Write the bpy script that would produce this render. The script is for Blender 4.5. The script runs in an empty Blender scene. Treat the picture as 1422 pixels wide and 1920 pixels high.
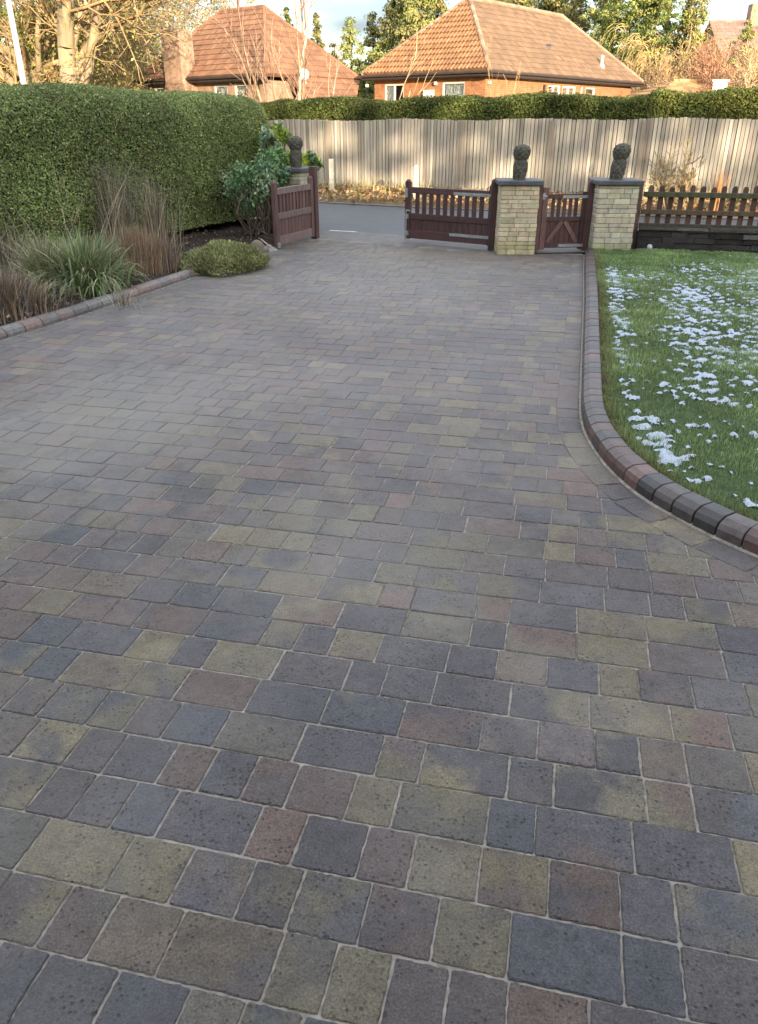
import bpy, math, random
import numpy as np
from mathutils import Vector
rng = np.random.default_rng(7); random.seed(7)
C = bpy.context.scene.collection
scene = bpy.context.scene
R = math.radians
# ------------------------------------------------------------------ camera
H = 1.65; F = 1442.0; P = math.atan(735.0/F)
cam_d = bpy.data.cameras.new('camera'); cam = bpy.data.objects.new('camera', cam_d); C.objects.link(cam)
cam.location = (0, 0, H); cam.rotation_euler = (math.pi/2-P, 0, 0)
cam_d.sensor_fit = 'VERTICAL'; cam_d.sensor_height = 36.0; cam_d.lens = 36.0*F/1920
cam_d.clip_end = 3000; cam_d.clip_start = 0.05
scene.camera = cam
# ------------------------------------------------------------------ light
SUN_EL, SUN_AZ = 11.0, 160.0          # azimuth clockwise from +Y
w = bpy.data.worlds.new("World"); scene.world = w; w.use_nodes = True
nt = w.node_tree; bg = nt.nodes['Background']
sky = nt.nodes.new('ShaderNodeTexSky'); sky.sky_type = 'NISHITA'; sky.sun_disc = False
sky.sun_elevation = R(SUN_EL); sky.sun_rotation = R(SUN_AZ); sky.air_density = 1.0; sky.dust_density = 1.0; sky.ozone_density = 1.2
tcw = nt.nodes.new('ShaderNodeTexCoord'); mpw = nt.nodes.new('ShaderNodeMapping'); mpw.inputs['Scale'].default_value = (1.5, 1.5, 7)
nzw = nt.nodes.new('ShaderNodeTexNoise'); nzw.inputs['Scale'].default_value = 2.2; nzw.inputs['Detail'].default_value = 6
rpw = nt.nodes.new('ShaderNodeValToRGB'); rpw.color_ramp.elements[0].position = .46; rpw.color_ramp.elements[1].position = .75
rpw.color_ramp.elements[1].color = (.95, .95, .95, 1)
mxw = nt.nodes.new('ShaderNodeMix'); mxw.data_type = 'RGBA'
rpw.color_ramp.elements[0].color = (.35, .35, .35, 1)
sxyz = nt.nodes.new('ShaderNodeSeparateXYZ'); nt.links.new(tcw.outputs['Generated'], sxyz.inputs[0])
rh = nt.nodes.new('ShaderNodeValToRGB'); rh.color_ramp.elements[0].position = .12; rh.color_ramp.elements[1].position = .45
rh.color_ramp.elements[0].color = (1.15, 1.32, 1.48, 1); rh.color_ramp.elements[1].color = (6.9, 6.95, 7.1, 1); nt.links.new(sxyz.outputs['Z'], rh.inputs[0])
nt.links.new(tcw.outputs['Generated'], mpw.inputs[0]); nt.links.new(mpw.outputs[0], nzw.inputs['Vector'])
nt.links.new(nzw.outputs['Fac'], rpw.inputs[0]); nt.links.new(rpw.outputs[0], mxw.inputs['Factor'])
nt.links.new(sky.outputs[0], mxw.inputs['A']); nt.links.new(rh.outputs[0], mxw.inputs['B'])
nt.links.new(mxw.outputs['Result'], bg.inputs[0]); bg.inputs[1].default_value = 0.125
sd = bpy.data.lights.new('sun', 'SUN'); sd.energy = 3.5; sd.angle = R(0.5); sd.color = (1.0, .82, .61)
sun = bpy.data.objects.new('sun', sd); C.objects.link(sun)
SV = Vector((math.sin(R(SUN_AZ))*math.cos(R(SUN_EL)), math.cos(R(SUN_AZ))*math.cos(R(SUN_EL)), math.sin(R(SUN_EL))))
sun.rotation_euler = SV.to_track_quat('Z', 'Y').to_euler()
scene.view_settings.view_transform = 'Standard'; scene.view_settings.look = 'None'
scene.view_settings.exposure = 1.84; scene.view_settings.gamma = 1
scene.cycles.max_bounces = 6
# ------------------------------------------------------------------ photo geometry -> world
cp, sp = math.cos(P), math.sin(P)
def ray(px, py): return np.array([px-711.0, F*cp+(960-py)*sp, (960-py)*cp-F*sp])
def gp(px, py, z=0.0):
    d = ray(px, py); t = (z-H)/d[2]; return np.array([d[0]*t, d[1]*t, z])
def at(px, py, Y):
    d = ray(px, py); t = Y/d[1]; return np.array([d[0]*t, Y, H+d[2]*t])
def online(A, B, px, py):          # parameter along AB (plan view) where the sight line of px crosses
    d = ray(px, py); k = d[0]/d[1]
    return (k*A[1]-A[0])/((B[0]-A[0])-k*(B[1]-A[1]))
# ------------------------------------------------------------------ object helpers
ORG = {}
def tag(o, label=None, cat=None, group=None, kind=None):
    if label: o['label'] = label
    if cat: o['category'] = cat
    if group: o['group'] = group
    if kind: o['kind'] = kind
    return o
def thing(name, label, cat, loc, group=None):
    o = bpy.data.objects.new(name, None); C.objects.link(o); o.location = loc; o.empty_display_size = .2
    ORG[o] = np.array(loc, float); return tag(o, label, cat, group)
def mesh_obj(name, V, faces, mat, parent=None, col=None, uv=None, smooth=False, col2=None):
    """V (n,3) world coords; faces: (m,k) int array or list of lists."""
    V = np.asarray(V, float)
    if parent is not None: org = ORG[parent]
    else:
        mn, mx = V.min(0), V.max(0); org = np.array([(mn[0]+mx[0])/2, (mn[1]+mx[1])/2, mn[2]])
    me = bpy.data.meshes.new(name)
    if isinstance(faces, np.ndarray):
        m, k = faces.shape
        me.vertices.add(len(V)); me.vertices.foreach_set('co', (V-org).ravel())
        me.loops.add(m*k); me.loops.foreach_set('vertex_index', faces.astype(np.int32).ravel())
        me.polygons.add(m); me.polygons.foreach_set('loop_start', np.arange(0, m*k, k, dtype=np.int32))
        me.polygons.foreach_set('loop_total', np.full(m, k, dtype=np.int32))
        me.update(calc_edges=True)
    else:
        me.from_pydata((V-org).tolist(), [], faces); me.update()
    if smooth: me.polygons.foreach_set('use_smooth', np.ones(len(me.polygons), bool))
    for nm, c in (('Col', col), ('ColB', col2)):
        if c is not None:
            c = np.asarray(c, float)
            if c.shape[1] == 3: c = np.c_[c, np.ones(len(c))]
            a = me.color_attributes.new(nm, 'FLOAT_COLOR', 'POINT'); a.data.foreach_set('color', c.astype(np.float32).ravel())
    if uv is not None:                       # per-vertex uv
        l = me.uv_layers.new(name='UVMap'); vi = np.zeros(len(me.loops), np.int32); me.loops.foreach_get('vertex_index', vi)
        l.data.foreach_set('uv', np.asarray(uv, np.float32)[vi].ravel())
    me.materials.append(mat)
    o = bpy.data.objects.new(name, me); C.objects.link(o); ORG[o] = org
    if parent is not None: o.parent = parent
    else: o.location = org
    return o
class MB:
    def __init__(s): s.v = []; s.f = []; s.c = []; s.uv = []
    def add(s, V, Fs, col=None, uv=None):
        b = len(s.v); s.v += [tuple(map(float, x)) for x in V]; s.f += [[i+b for i in f] for f in Fs]
        s.c += [tuple(col) if col is not None else (1, 1, 1)]*len(V)
        s.uv += list(uv) if uv is not None else [(0, 0)]*len(V)
    def box(s, o, ax, ay, az, col=None, uvd=None):
        o, ax, ay, az = (np.asarray(q, float) for q in (o, ax, ay, az))
        V = [o, o+ax, o+ax+ay, o+ay, o+az, o+ax+az, o+ax+ay+az, o+ay+az]
        s.add(V, [[0, 3, 2, 1], [4, 5, 6, 7], [0, 1, 5, 4], [1, 2, 6, 5], [2, 3, 7, 6], [3, 0, 4, 7]], col)
    def prism(s, poly, z0, z1, col=None):
        n = len(poly); V = [(p[0], p[1], z0) for p in poly]+[(p[0], p[1], z1) for p in poly]
        s.add(V, [list(range(n))[::-1], list(range(n, 2*n))]+[[i, (i+1) % n, n+(i+1) % n, n+i] for i in range(n)], col)
    def lathe(s, c, prof, k=16, col=None, squash=1.0, yaw=0):
        V = []; Fs = []
        for r, z in prof:
            for i in range(k):
                a = 2*math.pi*i/k+yaw; V.append((c[0]+r*math.cos(a), c[1]+r*squash*math.sin(a), c[2]+z))
        for j in range(len(prof)-1):
            for i in range(k): Fs.append([j*k+i, j*k+(i+1) % k, (j+1)*k+(i+1) % k, (j+1)*k+i])
        Fs += [list(range(k))[::-1], [(len(prof)-1)*k+i for i in range(k)]]
        s.add(V, Fs, col)
    def tube(s, a, b, r, k=8, col=None, r2=None):
        V, Fq = tubes(np.array([a]), np.array([b]), np.array([r]), np.array([r if r2 is None else r2]), k)
        s.add(V, Fq.tolist()+[list(range(k))[::-1], list(range(k, 2*k))], col)
    def build(s, name, mat, parent=None, bevel=0, smooth=False, use_uv=False):
        o = mesh_obj(name, np.array(s.v), s.f, mat, parent, col=np.array(s.c), uv=np.array(s.uv) if use_uv else None, smooth=smooth)
        if bevel:
            m = o.modifiers.new('bevel', 'BEVEL'); m.width = bevel; m.segments = 2; m.limit_method = 'ANGLE'
        return o
def tubes(p0, p1, r0, r1, k=5):
    p0 = np.asarray(p0, float); p1 = np.asarray(p1, float); n = len(p0)
    d = p1-p0; L = np.linalg.norm(d, axis=1, keepdims=True)+1e-9; d = d/L
    ref = np.where(np.abs(d[:, 2:3]) > .9, np.array([[1., 0, 0]]), np.array([[0, 0, 1.]]))
    a = np.cross(d, ref); a /= np.linalg.norm(a, axis=1, keepdims=True); b = np.cross(d, a)
    an = np.arange(k)*2*math.pi/k
    ring = a[:, None, :]*np.cos(an)[None, :, None]+b[:, None, :]*np.sin(an)[None, :, None]
    V = np.concatenate([p0[:, None]+ring*np.asarray(r0)[:, None, None], p1[:, None]+ring*np.asarray(r1)[:, None, None]], 1).reshape(-1, 3)
    i = np.arange(k); q = np.stack([i, i+k, (i+1) % k+k, (i+1) % k], 1)
    Fq = (q[None]+(np.arange(n)*2*k)[:, None, None]).reshape(-1, 4)
    return V, Fq
def unit(v): return v/(np.linalg.norm(v, axis=-1, keepdims=True)+1e-9)
def leaves(Pc, N, size, aspect=2.0, jit=.6, rs=None, up=None):
    """one kite-shaped quad per point, roughly lying in the plane with normal N"""
    rs = rs or rng; n = len(Pc)
    N = unit(N+rs.normal(0, jit, (n, 3)))
    T = unit(np.cross(N, rs.normal(0, 1, (n, 3)))) if up is None else unit(up+rs.normal(0, .35, (n, 3)))
    B = unit(np.cross(N, T)); sz = (np.asarray(size)*rs.uniform(.6, 1.4, n))[:, None]
    V = np.stack([Pc-T*sz*.5, Pc+B*sz*.5/aspect+N*sz*.08, Pc+T*sz*.5, Pc-B*sz*.5/aspect+N*sz*.08], 1).reshape(-1, 3)
    return V, np.arange(4*n).reshape(n, 4)
def vcol(n, base, var=.25, hue=.08, rep=4, pal=None, rs=None):
    rs = rs or rng
    b = np.array(base)[None] if pal is None else np.array(pal)[rs.integers(0, len(pal), n)]
    c = b*rs.lognormal(0, var, (n, 1))*(1+rs.normal(0, hue, (n, 3)))
    return np.repeat(np.clip(c, .003, .9), rep, 0)
def snoise(Pp, scale, seed=0, oct=3, nw=4):
    r = np.random.default_rng(seed); out = 0; amp = 1; tot = 0
    for o in range(oct):
        for _ in range(nw):
            k = r.normal(0, 1, Pp.shape[1])*scale*(2**o); out = out+amp*np.sin(Pp@k+r.uniform(0, 6.28)); tot += amp
        amp *= .6
    return out/tot*2.0*math.sqrt(nw/4)
def inpoly(x, y, poly):
    x = np.asarray(x); y = np.asarray(y); c = np.zeros(x.shape, bool); n = len(poly)
    for i in range(n):
        x0, y0 = poly[i][:2]; x1, y1 = poly[(i+1) % n][:2]
        if y0 == y1: continue
        c ^= ((y0 > y) != (y1 > y)) & (x < (x1-x0)*(y-y0)/(y1-y0)+x0)
    return c
def smooth_line(pts, n=4):
    pts = [np.array(p[:2], float) for p in pts]; out = []
    for i in range(len(pts)-1):
        p0 = pts[max(i-1, 0)]; p1 = pts[i]; p2 = pts[i+1]; p3 = pts[min(i+2, len(pts)-1)]
        for k in range(n):
            t = k/n; out.append(.5*((2*p1)+(-p0+p2)*t+(2*p0-5*p1+4*p2-p3)*t*t+(-p0+3*p1-3*p2+p3)*t**3))
    out.append(pts[-1]); return np.array(out)
def resample(L, step):
    d = np.r_[0, np.cumsum(np.linalg.norm(np.diff(L, axis=0), axis=1))]; n = max(2, int(round(d[-1]/step))+1)
    s = np.linspace(0, d[-1], n); return np.c_[np.interp(s, d, L[:, 0]), np.interp(s, d, L[:, 1])]
# ------------------------------------------------------------------ materials
def newmat(name):
    m = bpy.data.materials.new(name); m.use_nodes = True; t = m.node_tree; b = t.nodes['Principled BSDF']
    return m, t, b
def N(t, typ, **kw):
    n = t.nodes.new(typ)
    for k, v in kw.items():
        if k in n.inputs.keys(): n.inputs[k].default_value = v
        else: setattr(n, k, v)
    return n
def noise(t, scale, detail=4, rough=.55, coord='Object', vec=None, sc=None):
    n = N(t, 'ShaderNodeTexNoise'); n.inputs['Scale'].default_value = scale; n.inputs['Detail'].default_value = detail; n.inputs['Roughness'].default_value = rough
    if vec is None:
        tc = t.nodes.new('ShaderNodeTexCoord'); vec = tc.outputs[coord]
    if sc is not None:
        mp = t.nodes.new('ShaderNodeMapping'); mp.inputs['Scale'].default_value = sc; t.links.new(vec, mp.inputs[0]); vec = mp.outputs[0]
    t.links.new(vec, n.inputs['Vector']); return n.outputs['Fac']
def ramp(t, fac, stops):
    r = t.nodes.new('ShaderNodeValToRGB'); e = r.color_ramp.elements
    while len(e) < len(stops): e.new(.5)
    for i, (p, c) in enumerate(stops):
        e[i].position = p; e[i].color = (*c, 1) if len(c) == 3 else c
    t.links.new(fac, r.inputs[0]); return r.outputs[0]
def mix(t, f, a, b, blend='MIX'):
    m = t.nodes.new('ShaderNodeMix'); m.data_type = 'RGBA'; m.blend_type = blend
    for k, v in (('Factor', f), ('A', a), ('B', b)):
        if isinstance(v, (int, float)): m.inputs[k].default_value = v
        elif isinstance(v, tuple): m.inputs[k].default_value = (*v, 1) if len(v) == 3 else v
        else: t.links.new(v, m.inputs[k])
    return m.outputs['Result']
def bump(t, b, h, strength=.3, dist=.01):
    n = t.nodes.new('ShaderNodeBump'); n.inputs['Strength'].default_value = strength; n.inputs['Distance'].default_value = dist
    t.links.new(h, n.inputs['Height']); t.links.new(n.outputs[0], b.inputs['Normal'])
def g(v): return (v, v, v)
def m_attr(name, rough=.7, nscale=8, namp=.35, bstr=.3, bscale=40, bdist=.005, transl=0, spec=.4, sc=None):
    m, t, b = newmat(name); a = N(t, 'ShaderNodeAttribute', attribute_name='Col')
    f = noise(t, nscale, 5, .6, sc=sc)
    c = mix(t, 1.0, a.outputs['Color'], ramp(t, f, [(.25, g(1-namp)), (.75, g(1+namp))]), 'MULTIPLY')
    t.links.new(c, b.inputs['Base Color']); b.inputs['Roughness'].default_value = rough; b.inputs['Specular IOR Level'].default_value = spec
    if bstr: bump(t, b, noise(t, bscale, 5, .65, sc=sc), bstr, bdist)
    if transl:
        tr = t.nodes.new('ShaderNodeBsdfTranslucent'); t.links.new(c, tr.inputs[0]); ms = t.nodes.new('ShaderNodeMixShader'); ms.inputs[0].default_value = transl
        t.links.new(b.outputs[0], ms.inputs[1]); t.links.new(tr.outputs[0], ms.inputs[2])
        t.links.new(ms.outputs[0], t.nodes['Material Output'].inputs[0])
    return m
def m_two(name, c1, c2, scale=6, rough=.8, bstr=.4, bscale=50, bdist=.01, sc=None, c3=None, spec=.4, metal=0):
    m, t, b = newmat(name); f = noise(t, scale, 6, .65, sc=sc)
    st = [(.3, c1), (.7, c2)] if c3 is None else [(.3, c1), (.52, c2), (.72, c3)]
    t.links.new(ramp(t, f, st), b.inputs['Base Color']); b.inputs['Roughness'].default_value = rough
    b.inputs['Specular IOR Level'].default_value = spec; b.inputs['Metallic'].default_value = metal
    if bstr: bump(t, b, noise(t, bscale, 6, .7, sc=sc), bstr, bdist)
    return m
def m_brick(name, c1, c2, mortar, bw=.225, bh=.075):
    m, t, b = newmat(name); uv = N(t, 'ShaderNodeUVMap'); br = t.nodes.new('ShaderNodeTexBrick'); t.links.new(uv.outputs[0], br.inputs['Vector'])
    br.inputs['Color1'].default_value = (*c1, 1); br.inputs['Color2'].default_value = (*c2, 1); br.inputs['Mortar'].default_value = (*mortar, 1)
    br.inputs['Scale'].default_value = 1; br.inputs['Mortar Size'].default_value = .006; br.inputs['Brick Width'].default_value = bw; br.inputs['Row Height'].default_value = bh; br.inputs['Bias'].default_value = 0
    f = noise(t, 5, 5); c = mix(t, 1.0, br.outputs['Color'], ramp(t, f, [(.3, g(.75)), (.7, g(1.25))]), 'MULTIPLY')
    t.links.new(c, b.inputs['Base Color']); b.inputs['Roughness'].default_value = .85
    inv = N(t, 'ShaderNodeMath', operation='SUBTRACT'); inv.inputs[0].default_value = 1; t.links.new(br.outputs['Fac'], inv.inputs[1]); bump(t, b, inv.outputs[0], .6, .01)
    return m
M = {}
# pavers: each block has its own two tones and a random offset for the blend
m, t, b = newmat('paver_concrete')
a1 = N(t, 'ShaderNodeAttribute', attribute_name='Col'); a2 = N(t, 'ShaderNodeAttribute', attribute_name='ColB')
tc = t.nodes.new('ShaderNodeTexCoord')
n4 = N(t, 'ShaderNodeTexNoise', noise_dimensions='4D'); n4.inputs['Scale'].default_value = 4.5; n4.inputs['Detail'].default_value = 6; n4.inputs['Roughness'].default_value = .5
t.links.new(tc.outputs['Object'], n4.inputs['Vector']); t.links.new(a1.outputs['Alpha'], n4.inputs['W'])
f1 = ramp(t, n4.outputs['Fac'], [(.44, g(0)), (.56, g(1))]); c = mix(t, f1, a1.outputs['Color'], a2.outputs['Color'])
fine = noise(t, 170, 5, .8); c = mix(t, 1.0, c, ramp(t, fine, [(.34, g(.42)), (.66, g(1.7))]), 'MULTIPLY'); md = noise(t, 28, 4, .65); c = mix(t, 1.0, c, ramp(t, md, [(.3, g(.78)), (.7, g(1.22))]), 'MULTIPLY')
vo = t.nodes.new('ShaderNodeTexVoronoi'); vo.inputs['Scale'].default_value = 62; t.links.new(tc.outputs['Object'], vo.inputs['Vector'])
pitm = noise(t, 9, 3); pf = N(t, 'ShaderNodeMath', operation='MULTIPLY')
pr = ramp(t, vo.outputs['Distance'], [(.14, g(1)), (.30, g(0))]); pm = ramp(t, pitm, [(.42, g(0)), (.58, g(1))])
t.links.new(pr, pf.inputs[0]); t.links.new(pm, pf.inputs[1])
c = mix(t, pf.outputs[0], c, mix(t, 1.0, c, (.45, .45, .47), 'MULTIPLY'))
stain = noise(t, 1.3, 6, .68); sf = ramp(t, stain, [(.46, g(0)), (.74, g(.40))]); c = mix(t, sf, c, (.205, .20, .195))
geo = t.nodes.new('ShaderNodeNewGeometry')
def worn_sheen_patch(c, ctr, sc_, amt, colr=(.235, .225, .20)):
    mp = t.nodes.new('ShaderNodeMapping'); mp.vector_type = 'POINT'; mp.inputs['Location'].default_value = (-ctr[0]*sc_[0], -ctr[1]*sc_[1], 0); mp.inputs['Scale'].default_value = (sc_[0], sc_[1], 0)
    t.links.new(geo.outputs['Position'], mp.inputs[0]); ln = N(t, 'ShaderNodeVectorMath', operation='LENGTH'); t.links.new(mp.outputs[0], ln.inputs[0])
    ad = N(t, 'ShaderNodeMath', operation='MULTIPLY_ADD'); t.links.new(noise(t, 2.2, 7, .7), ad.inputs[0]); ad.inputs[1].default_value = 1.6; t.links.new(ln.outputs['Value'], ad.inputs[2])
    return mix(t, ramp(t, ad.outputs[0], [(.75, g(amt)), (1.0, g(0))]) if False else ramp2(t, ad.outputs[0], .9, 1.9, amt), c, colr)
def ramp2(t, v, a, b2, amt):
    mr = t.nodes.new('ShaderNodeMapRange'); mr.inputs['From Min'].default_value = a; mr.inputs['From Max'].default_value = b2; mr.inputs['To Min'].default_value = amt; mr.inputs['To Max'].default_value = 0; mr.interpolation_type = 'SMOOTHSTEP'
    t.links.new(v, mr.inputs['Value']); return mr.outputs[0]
c = worn_sheen_patch(c, (-1.7, 4.7), (.75, .55), .6); c = worn_sheen_patch(c, (-.1, 3.0), (1.1, 1.0), .25); c = worn_sheen_patch(c, (.2, 9.5), (.35, .35), .35)
c = worn_sheen_patch(c, (-.4, 6.6), (.22, .20), .34, (.25, .218, .21)); c = worn_sheen_patch(c, (.9, 11.0), (.45, 1.3), .5, (.17, .135, .10)); c = worn_sheen_patch(c, (-1.2, 12.2), (.8, 1.0), .5, (.18, .15, .115))  # broad first patch paints the drive's pale dusty sheen; gate-end patches are brown dirt
st2 = noise(t, .55, 4, .6); c = mix(t, 1.0, c, ramp(t, st2, [(.35, g(.85)), (.65, g(1.12))]), 'MULTIPLY')
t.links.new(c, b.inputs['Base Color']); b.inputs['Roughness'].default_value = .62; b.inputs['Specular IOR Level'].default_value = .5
hb = N(t, 'ShaderNodeMath', operation='MULTIPLY_ADD'); t.links.new(pf.outputs[0], hb.inputs[0]); hb.inputs[1].default_value = -.6
hn = noise(t, 95, 6, .75); t.links.new(hn, hb.inputs[2]); bump(t, b, hb.outputs[0], 1.0, .010); M['paver'] = m
M['sand'] = m_two('joint_sand', (.12, .11, .095), (.34, .31, .27), 22, .95, .5, 300, .003)
M['kerb'] = m_attr('kerb_block', .42, 30, .4, .35, 90, .003, spec=.5)
M['asphalt'] = m_two('asphalt', (.045, .05, .058), (.075, .08, .09), 3, .6, .5, 220, .004, spec=.5)
M['apron'] = m_two('apron', (.10, .10, .10), (.19, .18, .165), 4, .8, .4, 120, .004)
M['line'] = m_two('road_paint', (.35, .35, .35), (.75, .75, .73), 8, .6, .1)
M['soil'] = m_two('soil', (.016, .011, .008), (.05, .034, .024), 14, .95, 1, 40, .03)
M['ground'] = m_two('garden_ground', (.05, .07, .025), (.12, .11, .05), 1.2, .95, .5, 20, .03)
M['turf'] = m_two('turf_base', (.025, .05, .015), (.06, .10, .03), 9, .95, .6, 60, .02)
M['verge'] = m_two('verge_soil', (.10, .065, .03), (.22, .14, .065), 5, .95, .7, 40, .03)
M['snow'] = m_two('snow', (.30, .36, .44), (.44, .49, .56), 30, .7, .5, 90, .01)
M['leaf'] = m_attr('leaf', .7, 3, .25, 0, transl=.25)
M['leafdull'] = m_attr('dry_blade', .7, 3, .2, 0, transl=.2)
M['litter'] = m_attr('fallen_leaf', .8, 3, .2, 0, transl=.1)
M['bark'] = m_attr('bark', .9, 5, .4, .6, 30, .02, sc=(1, 1, .25))
M['twig'] = m_attr('twig', .85, 6, .25, 0)
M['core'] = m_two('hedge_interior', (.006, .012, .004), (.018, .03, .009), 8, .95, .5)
M['gatewood'] = m_attr('stained_wood', .5, 12, .5, .4, 30, .003, sc=(4, 4, .5), spec=.5)
M['boards'] = m_attr('weathered_board', .8, 3, .35, .5, 25, .006, sc=(6, 6, .35))
M['pickets'] = m_attr('mossy_wood', .8, 7, .45, .4, 25, .006, sc=(3, 3, .6))
M['galv'] = m_two('galvanised_steel', (.22, .24, .24), (.36, .38, .38), 30, .45, .1, 60, .002, metal=.35)
M['stone'] = m_attr('split_stone', .85, 12, .3, .8, 55, .01)
M['darkstone'] = m_attr('dark_stone', .85, 9, .5, .9, 30, .02)
M['cap'] = m_two('cap_slab', (.035, .038, .042), (.10, .10, .105), 9, .55, .4, 40, .006)
M['finial'] = m_two('mossy_stone', (.035, .032, .026), (.13, .125, .095), 14, .9, .9, 40, .02)
M['brick'] = m_brick('orange_brick', (.36, .155, .06), (.30, .12, .048), (.30, .22, .14))
M['brick2'] = m_brick('buff_brick', (.36, .23, .15), (.32, .195, .125), (.34, .27, .20))
M['tile'] = m_attr('roof_tile', .8, 2.2, .22, .3, 30, .01)
M['tilebase'] = m_two('roof_deck', (.16, .07, .035), (.22, .10, .05), 4, .9, .2)
M['fascia'] = m_two('dark_fascia', (.035, .028, .025), (.06, .045, .04), 4, .5, .1)
M['white'] = m_two('white_frame', (.58, .56, .50), (.68, .66, .60), 4, .5, .05)
M['curtain'] = m_two('net_curtain', (.45, .45, .40), (.62, .61, .56), 6, .9, .6, 6, .05, sc=(14, 14, .3))
M['metalgrey'] = m_two('grey_metal', (.45, .45, .43), (.6, .6, .58), 6, .5, .1)
m, t, b = newmat('window_glass'); b.inputs['Base Color'].default_value = (.9, .95, .95, 1); b.inputs['Roughness'].default_value = .03
b.inputs['Transmission Weight'].default_value = 1; b.inputs['IOR'].default_value = 1.2; M['glass'] = m
M['dark'] = m_two('dark_room', (.03, .03, .03), (.05, .05, .05), 4, .9, 0)

# ================================================================== SETTING
def sheet(name, poly, z, mat, kind='structure'):
    o = mesh_obj(name, np.array([(p[0], p[1], z if len(p) < 3 else p[2]) for p in poly]), [list(range(len(poly)))], mat)
    o['kind'] = kind; return o
def strip(name, L1, L2, z1, z2, mat, n=None):
    n = len(L1); V = [(p[0], p[1], z1) for p in L1]+[(p[0], p[1], z2) for p in L2]
    o = mesh_obj(name, np.array(V), [[i, i+1, n+i+1, n+i] for i in range(n-1)], mat); o['kind'] = 'structure'; return o
sheet('ground', [(-900, -300), (900, -300), (900, 1200), (-900, 1200)], -.06, M['ground'])
far_edge = smooth_line([(-60, 47), (-30, 32.5), (-14, 25.5), (-8, 22.6), (-1.4, 18.9), (.5, 17.9), (1.6, 17.4), (6, 15.8), (12, 14.1), (30, 9.5), (60, 3)], 6)
near_edge = smooth_line([(-62, 42), (-32, 27.4), (-16, 20.4), (-8, 17.0), (-.9, 13.6), (.4, 13.05), (2, 12.5), (6, 11.7), (12, 10.2), (30, 5.2), (60, -2)], 6)
fr = resample(far_edge, 1.0); nr = resample(near_edge, 1.0); k = min(len(fr), len(nr)); fr = resample(far_edge, 1.0); 
nr = np.array([near_edge[0]+(0)]) if False else resample(near_edge, 1.0)
idx = np.linspace(0, 1, 140)
def reparam(L, n):
    d = np.r_[0, np.cumsum(np.linalg.norm(np.diff(L, axis=0), axis=1))]; s = idx*d[-1]; return np.c_[np.interp(s, d, L[:, 0]), np.interp(s, d, L[:, 1])]
fr, nr = reparam(far_edge, 140), reparam(near_edge, 140)
strip('road', nr, fr, -.03, -.025, M['asphalt'])
# ---- tall fence line
fence_line = smooth_line([(-40, 43), (-20, 31.5), (-12, 27), (-3, 22.2), (0, 20.7), (4, 19), (7.5, 17.6), (14, 15.4), (30, 11)], 6)
fl = reparam(fence_line, 140)
# verge between road and fence rises to the fence
def offs(L, d):
    t_ = np.gradient(L, axis=0); t_ = unit(t_); n_ = np.c_[-t_[:, 1], t_[:, 0]]; return L+n_*d
V = []; Fc = []
prof = [(0, -.02), (.05, .05), (.4, .10), (1.0, .17)]
for u, z in prof:
    for i in range(140):
        p = fr[i]*(1-u)+fl[i]*u; p = p if u else fr[i]; V.append((p[0], p[1], z+(.03*math.sin(i*1.7+u*9) if 0 < u < 1 else 0)))
for j in range(3):
    for i in range(139): Fc.append([j*140+i, j*140+i+1, (j+1)*140+i+1, (j+1)*140+i])
o = mesh_obj('verge', np.array(V), Fc, M['verge'], smooth=True); o['kind'] = 'structure'
kl = strip('road_kerb', offs(fr, -.12), offs(fr, .02), -.012, -.004, M['apron'])
# dashed paint along the near edge of the road
for (a, b_) in (((618, 432), (668, 435)), ((690, 438), (753, 441))):
    A = gp(*a, -.02); B = gp(*b_, -.02); d = unit(B-A); n_ = np.array([-d[1], d[0], 0])*.05
    o = mesh_obj('road_marking', np.array([A-n_, B-n_, B+n_, A+n_])*[1, 1, 0]+[0, 0, -.019], [[0, 1, 2, 3]], M['line']); o['kind'] = 'structure'

# ---- driveway outline
kerbL = smooth_line([(-5.1, .5), (-4.75, 2.2), (-4.2, 4.0), (-3.17, 6.38), (-2.62, 7.9), (-2.055, 9.68), (-1.62, 11.0), (-1.44, 11.45)], 8)
kerbR = smooth_line([(2.82, 11.0), (2.55, 9.9), (2.1, 8.0), (1.46, 5.38), (1.255, 4.5), (1.21, 3.98), (1.25, 3.55), (1.37, 3.2), (1.62, 2.80), (2.1, 2.28), (3.0, 1.75), (4.5, 1.35), (6.5, 1.2)], 8)
edge_end = [(1.62, 11.15), (.3, 12.0), (-.95, 12.72), (-1.3, 12.3)]
drive = [tuple(p) for p in kerbL[::-1]]+[(-5.2, -2.5), (7, -2.5), (7, 1.2)]+[tuple(p) for p in kerbR[::-1]]+[(2.82, 11.15)]+edge_end
sheet('driveway_bedding', drive, -.0045, M['sand'])
apron = [(-1.6, 11.6), (-.95, 12.70), (.3, 11.98), (1.62, 11.13), (3.2, 11.3), (3.5, 12.2), (2.2, 12.6), (.4, 13.2), (-.9, 13.75), (-1.9, 14.2)]
sheet('driveway_apron', apron, -.012, M['apron'])
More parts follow.
